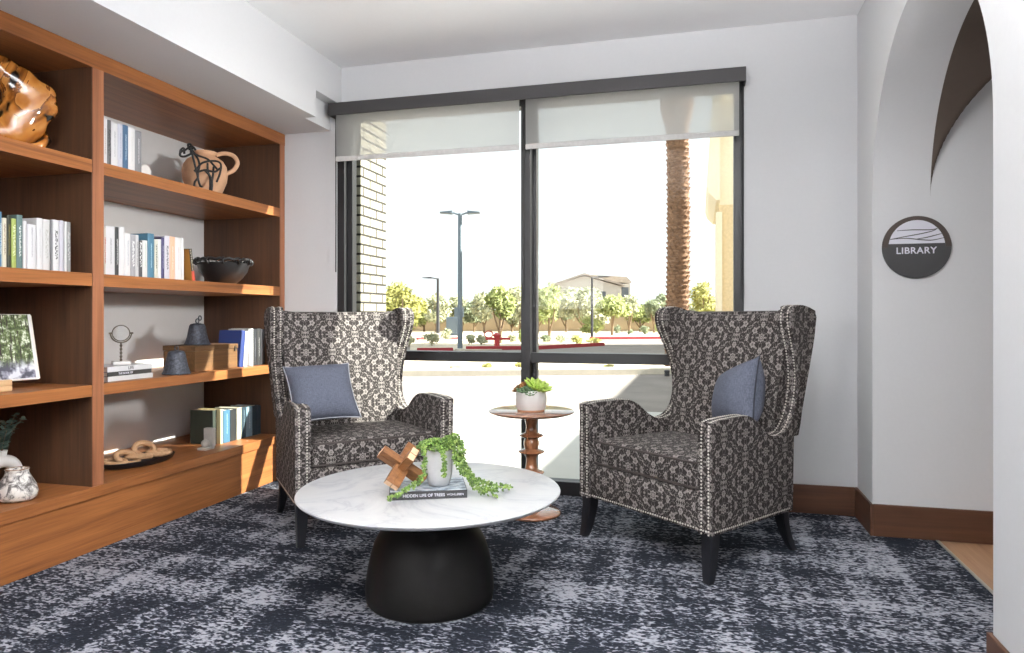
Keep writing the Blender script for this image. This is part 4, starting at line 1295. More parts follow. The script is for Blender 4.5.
# magnifier
mgx = -2.88
mg = thing('magnifier_on_stand', 'round magnifying glass in a fork stand on the flat book stack', 'magnifier', (mgx, YX(121, mgx), 0.8548), (0, 0, R_(-38)))
obj('marble_base', bx(-0.035, 0.035, -0.040, 0.040, 0, 0.018, bev=0.003), M['white_ceramic'], mg, smooth=True)
obj('stem', lathe(nb(), [(0, 0.018)] + [(0.0052 + 0.0018 * math.sin(i * 1.5), 0.018 + i * 0.0045) for i in range(22)] + [(0, 0.117)], 14), M['brass'], mg, smooth=True)
cz_, rm = 0.162, 0.040
obj('fork', tube(nb(), [(0, (rm + 0.008) * math.cos(PI + PI * i / 24), cz_ + (rm + 0.008) * math.sin(PI + PI * i / 24)) for i in range(25)], 0.0035, 8), M['brass'], mg, smooth=True)
for s_ in (-1, 1): obj('pivot_knob', tube(nb(), [(0, s_ * 0.041, cz_), (0, s_ * 0.056, cz_)], 0.005, 10), M['brass'], mg, smooth=True)
obj('lens_ring', tube(nb(), [(0, rm * math.cos(2 * PI * i / 40), cz_ + rm * math.sin(2 * PI * i / 40)) for i in range(40)], 0.0026, 8, closed=True), M['brass'], mg, smooth=True)
b = lathe(nb(), [(0, -0.005), (0.02, -0.004), (rm - 0.003, -0.001), (rm - 0.003, 0.001), (0.02, 0.004), (0, 0.005)], 40)
for v in b.verts: v.co = Vector((v.co.z, v.co.x, v.co.y + cz_))
def lensmat():
    m = NT('lens_glass')
    m.set(Base_Color=(0.95, 0.97, 0.98, 1), Roughness=0.03)
    m.b.inputs['Transmission Weight'].default_value = 1.0
    m.b.inputs['IOR'].default_value = 1.45
    return m.m
obj('lens', b, lensmat(), mg, smooth=True)
# wooden box with metal rings
wbx0, wbx1 = -3.05, -2.83
wy0, wy1 = YX(195, wbx1) , YX(237.5, wbx1)
wb = thing('wooden_box', 'aged rectangular wooden box on the bell shelf', 'box', ((wbx0 + wbx1) / 2, (wy0 + wy1) / 2, 0.782))
hx_, hy_ = (wbx1 - wbx0) / 2, (wy1 - wy0) / 2
BXH = 0.150
obj('chest', bx(-hx_, hx_, -hy_, hy_, 0, BXH - 0.032, bev=0.002), M['boxwood'], wb)
obj('lid', bx(-hx_ - 0.003, hx_ + 0.003, -hy_ - 0.003, hy_ + 0.003, BXH - 0.030, BXH, bev=0.002), M['boxwood'], wb)
obj('lid_latch', bx(hx_ + 0.0035, hx_ + 0.008, hy_ - 0.035, hy_ - 0.020, BXH - 0.045, BXH - 0.015, bev=0.001), M['brass'], wb)
def bell(label, loc, s_, twist=0.0, two=False):
    t = thing('iron_bell', label, 'bell', loc, (0, 0, twist), 'pitted iron bells')
    obj('bell_body', lathe(nb(), [(0, 0.008), (0.062 * s_, 0.006), (0.074 * s_, 0.0), (0.078 * s_, 0.004), (0.070 * s_, 0.022 * s_), (0.060 * s_, 0.055 * s_), (0.053 * s_, 0.095 * s_), (0.047 * s_, 0.122 * s_), (0.040 * s_, 0.132 * s_), (0.02 * s_, 0.137 * s_), (0, 0.138 * s_)], 40), M['bell'], t, smooth=True, angle=60)
    obj('hanging_ring', tube(nb(), [(0, 0.014 * s_ * math.cos(2 * PI * i / 20), 0.151 * s_ + 0.014 * s_ * math.sin(2 * PI * i / 20)) for i in range(20)], 0.0036 * s_, 8, closed=True), M['bell'], t, smooth=True)
    if two: obj('hanging_ring', tube(nb(), [(0.004, 0.018 + 0.013 * s_ * math.cos(2 * PI * i / 20), 0.170 * s_ + 0.014 * s_ * math.sin(2 * PI * i / 20)) for i in range(20)], 0.0036 * s_, 8, closed=True), M['bell'], t, smooth=True)
    return t
bell('dark iron bell standing on the shelf before the wooden box', (-2.815, YX(176.5, -2.815), 0.782), 0.96)
bell('dark iron bell sitting on top of the wooden box', (-2.93, YX(195, -2.93) + 0.02, 0.782 + BXH), 0.95, two=True)
# tray with wooden chain
tr = thing('oval_tray', 'dark shallow oval tray on the bottom shelf', 'tray', (-2.95, YX(139, -2.95), 0.303), (0, 0, R_(-8)))
b = lathe(nb(), [(0, 0), (0.80, 0), (0.92, 0.010), (1.0, 0.032), (0.97, 0.034), (0.88, 0.018), (0.78, 0.010), (0, 0.010)], 64)
for v in b.verts: v.co.x *= 0.115; v.co.y *= 0.215
obj('dish', b, M['tray'], tr, smooth=True, angle=60)
ch = thing('wooden_chain', 'pale wooden chain links lying on the dark oval tray', 'ornament', tr.location + Vector((0, 0, 0.012)), (0, 0, R_(-8)))
for (x, y, z, rx, ry, rz, a_, b_) in ((0.0, -0.15, 0.022, 0.1, 0.05, 0.3, 0.058, 0.040), (0.01, -0.080, 0.034, 0.75, 0.25, 1.35, 0.060, 0.040), (0.005, -0.005, 0.026, -0.15, 0.05, 0.9, 0.056, 0.040), (-0.015, 0.045, 0.055, 1.1, 0.2, 1.3, 0.054, 0.038), (0.01, 0.120, 0.028, 0.15, 0.05, 1.45, 0.060, 0.038)):
    m_ = Euler((rx, ry, rz)).to_matrix()
    pts = [m_ @ Vector((a_ * math.cos(2 * PI * i / 28), b_ * math.sin(2 * PI * i / 28), 0)) + Vector((x, y, z)) for i in range(28)]
    obj('chain_link', tube(nb(), pts, 0.0150, 12, closed=True), M['chainwood'], ch, smooth=True, angle=180)
# marble bookend with sphere
mbx = -2.87
me_ = thing('marble_bookend', 'small grey marble bookend with a ball beside the dark green volume', 'bookend', (mbx, YX(206.5, mbx), 0.303))
obj('foot', bx(-0.03, 0.03, -0.045, 0.035, 0, 0.014, bev=0.002), M['marble_grey'], me_)
obj('upright_slab', bx(-0.03, 0.03, 0.012, 0.045, 0.014, 0.125, bev=0.002), M['marble_grey'], me_)
b = nb(); bmesh.ops.create_uvsphere(b, u_segments=24, v_segments=16, radius=0.024); bmesh.ops.translate(b, verts=b.verts, vec=(0, -0.012, 0.037))
obj('ball', b, M['marble_grey'], me_, smooth=True)
# burl slab sculpture (top left)
bu_c = Vector((-2.98, YX(5, -2.98), 1.838))
bu = thing('burl_wood_sculpture', 'large glossy burl wood slab with a hollow on the top left shelf', 'sculpture', bu_c, (0, 0, R_(-32)))
random.seed(3)
ro, ri = [], []
NB = 72
for i in range(NB):
    a = 2 * PI * i / NB
    r = 0.185 * (1 + 0.06 * math.sin(3 * a + 1) + 0.05 * math.sin(5 * a) + 0.03 * math.sin(11 * a + 2)) + 0.012 * mnoise.noise(Vector((math.cos(a) * 3, math.sin(a) * 3, 0)))
    ro.append((r * 1.0 * math.cos(a) , 0.212 + r * 1.08 * math.sin(a)))
    r2 = 0.075 * (1 + 0.2 * math.sin(2 * a + 0.5) + 0.1 * math.sin(5 * a))
    ri.append((-0.075 + r2 * 0.75 * math.cos(a), 0.215 + r2 * 1.35 * math.sin(a)))
zmn = min(p[1] for p in ro)
b = nb()
def ringv(pts, x, s_=1.0, cc=(0, 0.212)):
    return [b.verts.new((x + 0.010 * mnoise.noise(Vector((p[0] * 9, p[1] * 9, x * 20))), cc[0] + (p[0] - cc[0]) * s_, cc[1] + (p[1] - cc[1]) * s_ - zmn + 0.0)) for p in pts]
cin = (-0.075, 0.215)
loops = [ringv(ri, 0.045, 1.15, cin), ringv([((a[0] * 0.5 + c[0] * 0.5), (a[1] * 0.5 + c[1] * 0.5)) for a, c in zip(ro, ri)], 0.058), ringv(ro, 0.045, 0.93), ringv(ro, 0.018, 1.0), ringv(ro, -0.03, 0.96), ringv(ro, -0.045, 0.86), ringv(ri, -0.045, 1.1, cin), ringv(ri, 0.0, 0.9, cin)]
for q in range(len(loops)):
    A, B = loops[q], loops[(q + 1) % len(loops)]
    for i in range(NB): b.faces.new([A[i], A[(i + 1) % NB], B[(i + 1) % NB], B[i]])
bm_low = min(v.co.z for v in b.verts)
for v in b.verts: v.co.z -= bm_low
obj('burl_slab', b, M['burl'], bu, smooth=True, angle=180)
b = nb()
tube(b, [(0.02, 0.06, 0.012), (0.05, 0.12, 0.03), (0.03, 0.155, 0.065), (0.0, 0.15, 0.10)], lambda t_: 0.024 - 0.012 * t_, 10)
obj('root_knob', b, M['burl'], bu, smooth=True, angle=180)
# photo book on easel
phx = -2.95
pb = thing('display_book', 'open display book showing a garden photograph, leaning on a small wooden stand', 'book', (phx, YX(4, phx), 0.782 + 0.035), (0, R_(-14), R_(-12)))
w1, h1 = 0.148, 0.305
pc = obj('cover', bx(-0.016, 0.0, -w1, w1, 0, h1, bev=0.001, seg=1), M['white_ceramic'], pb)
obj('page_block', bx(-0.014, -0.002, -w1 + 0.002, w1 + 0.004, 0.003, h1 - 0.006), M['pages'], pb)
obj('garden_picture', bx(0.0, 0.0008, -w1 + 0.001, w1 - 0.014, 0.008, h1 - 0.002), M['photo'], pb)
es = thing('book_stand', 'small pale wooden stand under the display book', 'stand', (phx + 0.02, YX(-12, phx + 0.02) - 0.02, 0.782), (0, 0, R_(-12)))
obj('ledge', bx(-0.03, 0.075, -0.10, 0.075, 0.0, 0.024, bev=0.004), M['plywood'], es, smooth=True)
obj('front_lip', bx(0.055, 0.075, -0.10, 0.075, 0.0245, 0.050, bev=0.004), M['plywood'], es, smooth=True)
obj('back_rest', tube(nb(), [(-0.02, 0, 0.024), (-0.085, 0, 0.25)], 0.008, 8), M['plywood'], es)
# mottled vase
vv = thing('mottled_vase', 'small squat vase with mottled white and charcoal glaze, bottom left shelf', 'vase', (-2.87, YX(17.5, -2.87), 0.303))
b = lathe(nb(), [(0, 0), (0.055, 0), (0.072, 0.010), (0.079, 0.035), (0.072, 0.065), (0.056, 0.095), (0.044, 0.118), (0.042, 0.130), (0.046, 0.136), (0.040, 0.137), (0.036, 0.125), (0, 0.120)], 48)
for v in b.verts:
    a = math.atan2(v.co.y, v.co.x); k = 1 + 0.035 * math.sin(5 * a) * (v.co.z > 0.02)
    v.co.x *= k; v.co.y *= k
obj('vase_body', b, M['speckle'], vv, smooth=True, angle=180)
obj('brown_rim', tube(nb(), [(0.043 * math.cos(2 * PI * i / 32), 0.043 * math.sin(2 * PI * i / 32), 0.1365) for i in range(32)], 0.0025, 6, closed=True), M['burr1'], vv, smooth=True)
# arch vase with eucalyptus
av = thing('looped_vase', 'cream ring-shaped vase with eucalyptus sprigs at the left edge, bottom shelf', 'vase', (-3.04, YX(2, -3.04), 0.303), (0, 0, R_(80)))
ringp = [(0.062 * math.cos(2 * PI * i / 36), 0, 0.085 + 0.062 * math.sin(2 * PI * i / 36)) for i in range(36)]
obj('ring_body', tube(nb(), ringp, lambda t_: 0.025 + 0.004 * math.sin(t_ * 6), 14, closed=True), M['white_ceramic'], av, smooth=True, angle=180)
obj('neck', lathe(nb(), [(0, 0.150), (0.022, 0.150), (0.018, 0.175), (0.022, 0.195), (0.018, 0.196), (0, 0.185)], 24), M['white_ceramic'], av, smooth=True)
random.seed(11)
vs, fs = [], []
b = nb()
for k in range(9):
    a = random.uniform(0, 2 * PI); ln = random.uniform(0.10, 0.19); sp_ = random.uniform(0.2, 0.75)
    P_ = [Vector((math.cos(a) * sp_ * ln * q ** 1.3, math.sin(a) * sp_ * ln * q ** 1.3, 0.19 + ln * q * (1 - 0.25 * sp_ * q))) for q in (0, 0.25, 0.5, 0.75, 1.0)]
    P_ = spline(P_, 4)
    tube(b, P_, 0.0013, 5)
    for i, p in enumerate(P_[2:]):
        for s_ in (-1, 1):
            th = a + s_ * 1.2 + random.uniform(-0.5, 0.5)
            d = Vector((math.cos(th), math.sin(th), random.uniform(-0.1, 0.8))).normalized()
            sd = d.cross(Vector((random.uniform(-1, 1), random.uniform(-1, 1), 1))).normalized()
            L, w = 0.026, 0.009
            q0 = len(vs)
            for tt, ww in ((0, 0.1), (0.35, 1), (0.7, 0.85), (1, 0.1)):
                vs.append(tuple(p + d * L * tt - sd * w * ww)); vs.append(tuple(p + d * L * tt + sd * w * ww))
            for j in range(3): fs.append((q0 + 2 * j, q0 + 2 * j + 1, q0 + 2 * j + 3, q0 + 2 * j + 2))
raw('foliage', vs, fs, M['leaf_euca'], av)
tag(obj('sprig_stem', b, M['bark'], av), kind='stuff')

# ================================================================== OUTDOORS
GZ = -0.05
def gnd(name, pts, z, m_, th=0.1):
    b = nb(); prism(b, pts, z - th, z, 'z'); return struct(name, b, m_)
struct('ground_patio', bx(-14, 8, 4.36, 8.6, -0.25, GZ), M['concrete'])
struct('ground_driveway', bx(-60, 60, 8.6, 120, -0.30, GZ - 0.012), M['asphalt'])
# exterior brick pier beside the window
b = bx(-2.95, -2.25, 4.36, 4.76, -0.25, 4.4, bev=0.0)
struct('wall_brick_pier', b, M['brick'], uv=True)
# right-hand wing of the building, keeps the right half of the patio in shade
struct('wall_building_wing', bx(4.5, 8.4, 4.36, 16.4, -0.25, 3.85), M['stucco'])
# far stucco building corner with stepped cornice
p1 = W(719, 300, 24.0)
bd = thing('stucco_building', 'tan stucco building corner with stepped cream cornice, right edge of window', 'building', (p1.x, p1.y, GZ))
obj('lower_wall', bx(0, 5.0, 0, 6.0, 0, 5.0), M['stucco'], bd)
obj('upper_wall', bx(0.02, 5.0, 0.02, 6.0, 5.0, 9.0), M['stucco_cream'], bd)
obj('corner_pilaster', bx(-0.10, 0.10, -0.12, 0.5, 0, 4.75), M['stucco_cream'], bd)
b = nb(); prism(b, [(-0.42, 5.6), (-0.34, 5.35), (-0.10, 5.1), (0.02, 5.1), (0.02, 9.0), (-0.20, 9.0)], -0.5, 6.0, 'y'); obj('cornice', b, M['stucco_cream'], bd)
# perimeter fence far away
def far_wall(xa, xb, t_, z1, name='trim_2'):
    a, c = W(xa, 317, t_), W(xb, 317, t_)
    d = (c - a); d.z = 0; L = d.length; d.normalize(); n = Vector((-d.y, d.x, 0))
    return a, d, n, L
a, d, n, L = far_wall(330, 760, 56, 1.6)
bl = thing('perimeter_block_wall', 'long low tan block wall far beyond the parking lot', 'wall', (a.x, a.y, GZ), (0, 0, math.atan2(d.y, d.x)))
obj('wall_run', bx(0, L, 0, 0.2, 0, 1.62), M['farwall'], bl)
obj('coping', bx(0, L, -0.03, 0.23, 1.62, 1.70), M['curb'], bl)
# house
hc = W(590, 317, 78)
hs = thing('gabled_house', 'pale two-storey house with low gable roof beyond the wall', 'house', (hc.x, hc.y, GZ), (0, 0, YAW))
b = nb(); prism(b, [(-4.0, 0), (3.4, 0), (3.4, 4.6), (-0.7, 5.75), (-4.0, 4.75)], 0, 6, 'y'); obj('gable_wall', b, M['house'], hs)
obj('side_wing', bx(3.4, 4.6, 0.6, 6, 0, 4.9), M['house'], hs)
b = nb(); prism(b, [(-4.4, 4.60), (-0.7, 5.85), (3.8, 4.60), (3.8, 4.78), (-0.7, 6.05), (-4.4, 4.78)], -0.5, 6.3, 'y'); obj('gable_roof', b, M['roof'], hs)
b = nb(); prism(b, [(-0.2, 5.3), (4.8, 5.0), (4.8, 5.2), (4.3, 5.7), (0.2, 5.95)], 1.2, 6.3, 'y'); obj('wing_roof', b, M['roof'], hs)
for x in (-2.6, -0.7, 1.4): obj('window_pane', bx(x - 0.35, x + 0.35, -0.04, 0.0, 2.9, 4.0), M['dark_glass'], hs)
obj('window_pane', bx(3.6, 4.4, 0.55, 0.6, 3.4, 4.5), M['dark_glass'], hs)
# kerbs
def kerb(name, label, pa, pb_, m_, h=0.14, w=0.18, cat='kerb', group='red painted kerbs'):
    a, c = G(*pa), G(*pb_)
    d = c - a; d.z = 0; L = d.length
    o = tag(obj(name, bx(0, L, -w / 2, w / 2, 0, h, bev=0.015), m_), label, cat, group)
    o.location = (a.x, a.y, GZ - 0.02); o.rotation_euler = (0, 0, math.atan2(d.y, d.x))
    return o
kerb('painted_kerb', 'short red kerb left of the tall light pole', (417, 351.5), (453, 351.2), M['redcurb'])
kerb('painted_kerb', 'red kerb running from the tall pole past the red hydrant', (466, 349.6), (531, 349.2), M['redcurb'])
kerb('painted_kerb', 'red kerb along the shrub island behind the window mullion', (534, 349.4), (603, 345.4), M['redcurb'])
kerb('painted_kerb', 'far red kerb beyond the driveway, left of the palm trunk', (590, 339.2), (668, 338.6), M['redcurb'])
kerb('painted_kerb', 'tiny far red kerb near the yellow-green tree', (417, 340.2), (425, 340.0), M['redcurb'])
kerb('painted_kerb', 'far red kerb right behind the tall light pole', (446, 339.6), (460, 339.4), M['redcurb'])
kerb('long_kerb', 'long pale concrete kerb just beyond the driveway apron', (300, 375.5), (760, 372.0), M['curb'], 0.13, 0.5, 'kerb', None)
def island(name, pts, m_=M['gravel'], z=GZ + 0.02):
    P_ = [G(*p) for p in pts]
    b = nb(); prism(b, [(p.x, p.y) for p in P_], z - 0.12, z, 'z'); return struct(name, b, m_)
island('ground_gravel_verge', [(250, 371.5), (800, 368.5), (800, 359), (250, 361)])
island('ground_gravel_island', [(410, 350.5), (460, 350.5), (531, 348.8), (600, 345.2), (607, 342.5), (560, 339.5), (410, 338.5)])
island('ground_far_planting', [(250, 338.0), (800, 338.0), (800, 329.5), (250, 329.5)])
# lamp posts
def lamp(label, px, pyb, pyt, m_, r, heads, arm=0.5, headlen=0.42):
    p = G(px, pyb)
    t_ = F_PX * (CAMZ - GZ) / (pyb - HY)
    h = CAMZ - (pyt - HY) / F_PX * t_ - GZ
    o = thing('lamp_post', label, 'lamp post', (p.x, p.y, GZ - 0.02), (0, 0, YAW), 'parking lot lamp posts')
    obj('footing', lathe(nb(), [(0, 0), (r * 2.0, 0), (r * 2.0, 0.10), (0, 0.12)], 16), M['curb'], o)
    obj('pole', tube(nb(), [(0, 0, 0.1), (0, 0, h)], lambda q: r * (1.05 - 0.25 * q), 12), m_, o, smooth=True)
    for s_ in heads:
        obj('arm', tube(nb(), [(0, 0, h - 0.05), (s_ * arm * 0.5, 0, h + 0.02), (s_ * arm, 0, h + 0.03)], r * 0.35, 8), m_, o)
        b = nb(); prism(b, [(s_ * arm * 0.6, h - 0.02), (s_ * (arm * 0.6 + headlen), h + 0.01), (s_ * (arm * 0.6 + headlen), h + 0.05), (s_ * arm * 0.6, h + 0.09)], -0.14, 0.14, 'y', bev=0.01, seg=1)
        obj('lamp_head', b, m_, o)
    return o
lamp('tall grey twin-headed lamp post near the window centre', 460, 351, 213, M['lamp_grey'], 0.085, (-1, 1), 0.42, 0.42)
lamp('dark single-headed lamp post left of the twin-headed one', 438, 334.5, 278, M['lamp_dark'], 0.11, (-1,), 0.7, 0.6)
lamp('dark slim lamp post right of the window mullion', 592, 339, 277, M['lamp_dark'], 0.07, (1,), 0.5, 0.6)
lamp('small distant lamp post beside the yellow-green tree', 409, 336.5, 306, M['lamp_grey'], 0.07, (-1, 1), 0.5, 0.5)
# red hydrant pipe
hp = G(497, 348.6)
hy = thing('fire_backflow_pipe', 'red fire water pipe with two arms beside the red kerb', 'hydrant', (hp.x, hp.y, GZ), (0, 0, YAW))
obj('standpipe', lathe(nb(), [(0, 0), (0.16, 0), (0.16, 0.05), (0.10, 0.06), (0.10, 0.42), (0.14, 0.44), (0.14, 0.50), (0.08, 0.56), (0, 0.58)], 16), M['redpaint'], hy, smooth=True)
obj('cross_pipe', tube(nb(), [(-0.42, 0, 0.36), (0.48, 0, 0.36)], 0.05, 10), M['redpaint'], hy, smooth=True)
obj('hand_wheel', tube(nb(), [(-0.30 + 0.15 * math.cos(2 * PI * i / 20), 0, 0.52 + 0.12 * math.sin(2 * PI * i / 20)) for i in range(20)], 0.025, 6, closed=True), M['redpaint'], hy)
cp = G(454, 336)
cb_ = thing('utility_cabinet', 'blue-grey utility cabinet beside the tall twin-headed lamp post', 'cabinet', (cp.x, cp.y, GZ), (0, 0, YAW))
obj('housing', bx(-0.45, 0.4, -0.3, 0.3, 0.06, 1.15, bev=0.03), M['cabinet_blue'], cb_)
obj('plinth', bx(-0.5, 0.45, -0.35, 0.35, 0, 0.06), M['curb'], cb_)
obj('cabinet_door', bx(-0.38, 0.33, -0.32, -0.30, 0.15, 1.05, bev=0.01), M['cabinet_blue'], cb_)
sgp = thing('square_street_sign', 'square dark framed sign on a post above the utility cabinet', 'sign', (cp.x - 0.1, cp.y + 1.2, GZ), (0, 0, YAW))
obj('post', tube(nb(), [(0, 0, 0), (0, 0, 1.95)], 0.03, 8), M['lamp_dark'], sgp)
obj('panel', bx(-0.3, 0.3, -0.05, -0.02, 1.15, 1.75, bev=0.01), M['lamp_grey'], sgp)
# vegetation
def leaves(c, rad, n, size, seed, flat=0.0, hollow=0.35):
    rnd = random.Random(seed)
    vs, fs = [], []
    blobs = []
    for _ in range(9):
        d = Vector((rnd.gauss(0, 1), rnd.gauss(0, 1), rnd.gauss(0, 1))).normalized() * rnd.uniform(0.25, 0.62)
        blobs.append((d, rnd.uniform(0.38, 0.55)))
    for _ in range(n):
        bc_, br = rnd.choice(blobs)
        d = Vector((rnd.gauss(0, 1), rnd.gauss(0, 1), rnd.gauss(0, 1))).normalized() * br * (rnd.uniform(hollow, 1.0))
        q = bc_ + d
        p = Vector(c) + Vector((q.x * rad[0], q.y * rad[1], q.z * rad[2]))
        a = Vector((rnd.gauss(0, 1), rnd.gauss(0, 1), rnd.gauss(0, 1))).normalized()
        e = a.orthogonal().normalized(); s_ = size * rnd.uniform(0.6, 1.3)
        k = len(vs)
        vs += [tuple(p - a * s_), tuple(p + e * s_ * 0.5), tuple(p + a * s_), tuple(p - e * s_ * 0.5)]
        fs.append((k, k + 1, k + 2, k + 3))
    return vs, fs
def tree(label, px, t_, pyc, rx, ry, mat, trunk_r=0.09, n=2600, size=0.10, name='desert_tree', stems=3, group='trees beyond the parking lot'):
    base = W(px, HY, t_); base.z = GZ
    cz = CAMZ - (pyc - HY) / F_PX * t_ - GZ
    X_, Z_ = rx / F_PX * t_, ry / F_PX * t_
    o = thing(name, label, 'tree', base, (0, 0, 0), group)
    vs, fs = leaves((0, 0, cz), (X_, X_, Z_), n, size, int(px * 7 + t_))
    raw('foliage', vs, fs, mat, o)
    rnd = random.Random(int(px))
    b = nb()
    tube(b, [(0, 0, 0), (0.02, 0, cz * 0.25), (0, 0.03, max(0.3, cz - Z_ * 0.5))], lambda q: trunk_r * (1 - 0.4 * q), 8)
    obj('trunk', b, M['bark'], o, smooth=True)
    for i in range(stems):
        a = rnd.uniform(0, 2 * PI)
        b = tube(nb(), [(0, 0, cz * 0.22), (math.cos(a) * X_ * 0.25, math.sin(a) * X_ * 0.25, cz * 0.6), (math.cos(a) * X_ * 0.5, math.sin(a) * X_ * 0.5, cz + Z_ * 0.3)], lambda q: trunk_r * 0.6 * (1 - 0.7 * q), 6)
        obj('branch', b, M['bark'], o, smooth=True)
    return o
tree('bright yellow-green tree beside the cream brick pier', 402, 29, 306, 27, 26, M['leaf_yellow'], n=3400)
tree('round green tree on the island behind the red hydrant', 500, 30, 303, 20, 20, M['leaf_green'], n=3000)
tree('loose pale tree just right of the window mullion', 549, 32, 305, 20, 24, M['leaf_green'], n=2200, size=0.09)
tree('spreading pale green tree before the gabled house', 583, 50, 305, 30, 21, M['leaf_pale'], n=3200, size=0.15)
tree('light green tree before the right end of the gabled house', 612, 43, 306, 22, 17, M['leaf_green'], n=2600, size=0.13)
tree('small pale round tree right of the gabled house', 629, 48, 307, 11, 13, M['leaf_pale'], n=1300, size=0.13)
tree('sage green tree left of the palm trunk', 654, 50, 305, 17, 15, M['leaf_sage'], n=2600, size=0.15)
tree('airy yellow-green tree right of the palm trunk', 704, 40, 300, 20, 20, M['leaf_yellow'], n=2200, size=0.11)
tree('low bushy yellow tree under the airy one right of the palm', 712, 34, 312, 18, 10, M['leaf_yellow'], n=1800, size=0.10)
tree('pale grey-green tree left of the twin-headed lamp post', 436, 52, 309, 17, 16, M['leaf_pale'], n=2200, size=0.15)
tree('far pale tree directly behind the twin-headed lamp post', 462, 54, 308, 18, 17, M['leaf_pale'], n=2400, size=0.15)
tree('far pale tree between the lamp post and the hydrant tree', 484, 50, 305, 16, 18, M['leaf_pale'], n=2200, size=0.15)
tree('far pale tree just left of the window mullion', 520, 50, 300, 18, 22, M['leaf_pale'], n=2400, size=0.15)
tree('faint far tree high above the yellow-green one', 393, 62, 296, 16, 14, M['leaf_pale'], n=1200, size=0.15)
for k_, (px_, lb_) in enumerate(((398, 'behind the yellow-green tree'), (424, 'right of the yellow-green tree'), (474, 'right of the twin-headed lamp post'), (512, 'behind the hydrant tree'), (538, 'half behind the window mullion'), (566, 'left of the gabled house front'), (598, 'beneath the right gable of the house'), (640, 'left of the sage green tree'), (668, 'behind the palm trunk'), (694, 'right of the palm trunk'))):
    tree('low spreading mesquite along the block wall, ' + lb_, px_, 53 + (k_ % 2), 311 + (k_ * 5 % 4), 17 + (k_ * 7 % 5), 12 + (k_ * 3 % 4), [M['leaf_pale'], M['leaf_green'], M['leaf_sage']][k_ % 3], n=2000, size=0.15, stems=2, name='mesquite_tree', group='low trees along the block wall')
def shrub(label, px, pyb, w, h, mat, n=500, size=0.05, group='low desert shrubs'):
    p = G(px, pyb)
    t_ = F_PX * (CAMZ - GZ) / (pyb - HY)
    X_, Z_ = w * 0.62 / F_PX * t_, h * 1.1 / F_PX * t_
    o = thing('desert_shrub', label, 'shrub', (p.x, p.y, GZ), (0, 0, 0), group)
    vs, fs = leaves((0, 0, Z_ * 0.5), (X_, X_, Z_ * 0.55), n, size, int(px * 3 + pyb))
    vs = [(x, y, max(z, 0.0)) for x, y, z in vs]
    raw('foliage', vs, fs, mat, o)
    obj('stem', tube(nb(), [(0, 0, 0), (0, 0, Z_ * 0.5)], 0.02, 6), M['bark'], o)
shrub('pale round shrub left of the short red kerb', 409, 347, 14, 12, M['leaf_pale'])
shrub('silvery shrub above the short red kerb', 432, 346.5, 18, 14, M['leaf_pale'], 800)
shrub('small green shrub left of the tall lamp post', 446, 340.5, 12, 12, M['leaf_pale'])
shrub('silvery shrub right of the tall lamp post', 469, 345, 14, 10, M['leaf_pale'])
shrub('pale shrub left of the red hydrant', 482, 345, 12, 9, M['leaf_pale'])
shrub('small shrub right of the red hydrant', 512, 343, 10, 9, M['leaf_pale'])
shrub('green shrub against the window mullion', 521, 342.5, 9, 12, M['leaf_green'])
shrub('sage shrub at the left end of the shrub island', 546, 343.5, 11, 9, M['leaf_sage'])
shrub('pale shrub in the middle of the shrub island', 561, 343.5, 11, 9, M['leaf_pale'])
shrub('yellowish shrub right of centre on the shrub island', 577, 344, 14, 8, M['leaf_yellow'])
shrub('low yellowish shrub at the right end of the shrub island', 594, 344, 14, 6, M['leaf_yellow'])
shrub('large bright shrub behind the slim dark lamp post', 592, 335.5, 28, 18, M['leaf_green'], 1500, 0.09)
shrub('small green shrub right of the slim dark lamp post', 617, 333.5, 8, 9, M['leaf_sage'])
shrub('dark green round shrub between lamp post and palm', 645, 334.5, 10, 9, M['leaf_sage'], 700)
shrub('pale upright shrub touching the palm trunk base', 658, 334, 9, 15, M['leaf_green'], 700)
shrub('tiny dark shrub beside the far red kerb', 630, 335, 6, 5, M['leaf_sage'], 300)
shrub('small yellow shrub on the near verge, below the hydrant', 488, 369, 13, 6, M['leaf_yellow'], 500, 0.025)
shrub('small yellow shrub on the near verge beside the mullion', 519, 368, 7, 5, M['leaf_yellow'], 300, 0.025)
shrub('small yellow shrub on the near verge, right pane', 608, 370, 12, 6, M['leaf_yellow'], 500, 0.025)
# flat boulder
p = G(460, 369)
b = nb(); bmesh.ops.create_icosphere(b, subdivisions=3, radius=1)
for v in b.verts:
    k = 1 + 0.18 * mnoise.noise(v.co * 1.8)
    v.co = Vector((v.co.x * 0.24 * k, v.co.y * 0.18 * k, max(-0.02, v.co.z * 0.10 * k)))
o_ = tag(obj('boulder', b, M['boulder'], smooth=True), 'flat tan boulder on the near verge below the lamp post', 'rock'); o_.location = (p.x, p.y, GZ + 0.02)
p = G(667, 376.0)
bo_ = thing('bollard', 'short dark round bollard at the edge of the building shadow', 'bollard', (p.x, p.y, GZ))
obj('cap', lathe(nb(), [(0, 0.08), (0.055, 0.08), (0.055, 0.105), (0.04, 0.115), (0, 0.118)], 20), M['lamp_dark'], bo_, smooth=True)
obj('barrel', lathe(nb(), [(0, 0), (0.05, 0), (0.05, 0.08), (0, 0.08)], 20), M['lamp_dark'], bo_, smooth=True)
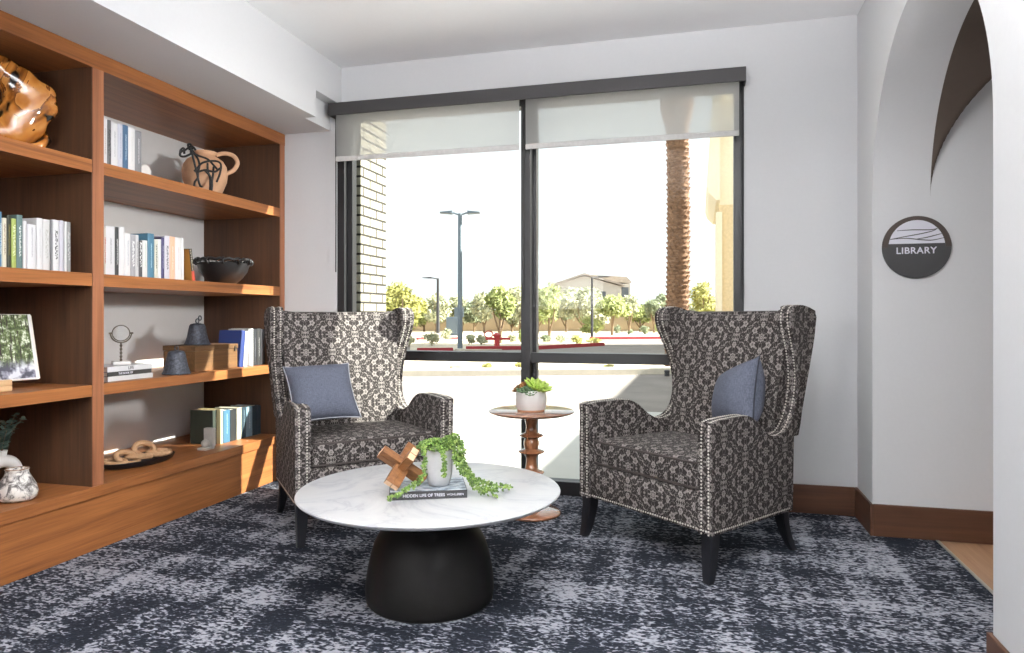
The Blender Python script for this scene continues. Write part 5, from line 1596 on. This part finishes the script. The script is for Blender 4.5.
# palm
pb0 = W(676, HY, 15.0)
pm = thing('palm_tree', 'tall date palm with rough brown trunk', 'tree', (pb0.x, pb0.y, GZ))
random.seed(5)
vs, fs = [], []
H_ = 5.3
b = tube(nb(), [(0.05 * math.sin(z_ * 0.5), 0, z_) for z_ in [i * 0.25 for i in range(25)]], lambda q: 0.235 - 0.02 * q + 0.12 * sm((q - 0.84) / 0.1), 20)
obj('trunk', b, M['palm'], pm, smooth=True)
rows = int(6.1 / 0.105)
for r_i in range(rows):
    z_ = 0.05 + r_i * 0.105
    rr = 0.232 - 0.02 * z_ / 6 + 0.12 * sm((z_ / 6 - 0.84) / 0.1)
    cnt = 13
    for i in range(cnt):
        a = 2 * PI * (i + 0.5 * (r_i % 2)) / cnt + random.uniform(-0.08, 0.08)
        rd = Vector((math.cos(a), math.sin(a), 0)); tg = Vector((-rd.y, rd.x, 0))
        c_ = Vector((0.05 * math.sin(z_ * 0.5), 0, z_)) + rd * (rr - 0.01)
        w_, h_ = 0.055, 0.085 * random.uniform(0.8, 1.3)
        out_ = random.uniform(0.03, 0.055)
        k = len(vs)
        vs += [tuple(c_ - tg * w_), tuple(c_ + tg * w_), tuple(c_ + rd * out_ + tg * w_ * 0.7 + Vector((0, 0, h_))), tuple(c_ + rd * out_ - tg * w_ * 0.7 + Vector((0, 0, h_))), tuple(c_ - tg * w_ * 0.6 + Vector((0, 0, h_ * 0.9)) - rd * 0.005), tuple(c_ + tg * w_ * 0.6 + Vector((0, 0, h_ * 0.9)) - rd * 0.005)]
        fs += [(k, k + 1, k + 2, k + 3), (k + 3, k + 2, k + 5, k + 4), (k, k + 3, k + 4), (k + 1, k + 5, k + 2)]
tag(raw('bark_scale', vs, fs, M['palm'], pm), kind='stuff')
for i in range(26):
    a = 2 * PI * i / 26 * 2.6; el = 0.75 + 0.7 * (i / 26)
    vs, fs = [], []
    ln = 3.0
    d0 = Vector((math.cos(a), math.sin(a), 0))
    prev = Vector((0, 0, 6.1)); th = el
    spine = [prev.copy()]
    for k in range(10):
        prev = prev + (d0 * math.cos(th) + Vector((0, 0, 1)) * math.sin(th)) * ln / 10
        th -= 0.15; spine.append(prev.copy())
    sd = Vector((-d0.y, d0.x, 0))
    for k in range(1, 10):
        for q in (0.0, 0.5):
            p = spine[k].lerp(spine[k + 1 if k < 10 else k], q) if k < 10 else spine[k]
            for s_ in (-1, 1):
                L_ = 0.5 * math.sin(PI * (k + q) / 11) + 0.08
                tip = p + (sd * s_ * 0.8 + d0 * 0.5 - Vector((0, 0, 0.25))) * L_
                kk = len(vs)
                vs += [tuple(p - d0 * 0.02), tuple(p + d0 * 0.02), tuple(tip)]
                fs.append((kk, kk + 1, kk + 2))
    for k in range(10):
        kk = len(vs); A, B = spine[k], spine[k + 1]
        vs += [tuple(A - sd * 0.02), tuple(A + sd * 0.02), tuple(B + sd * 0.015), tuple(B - sd * 0.015)]
        fs.append((kk, kk + 1, kk + 2, kk + 3))
    raw('frond', vs, fs, M['frond'], pm)
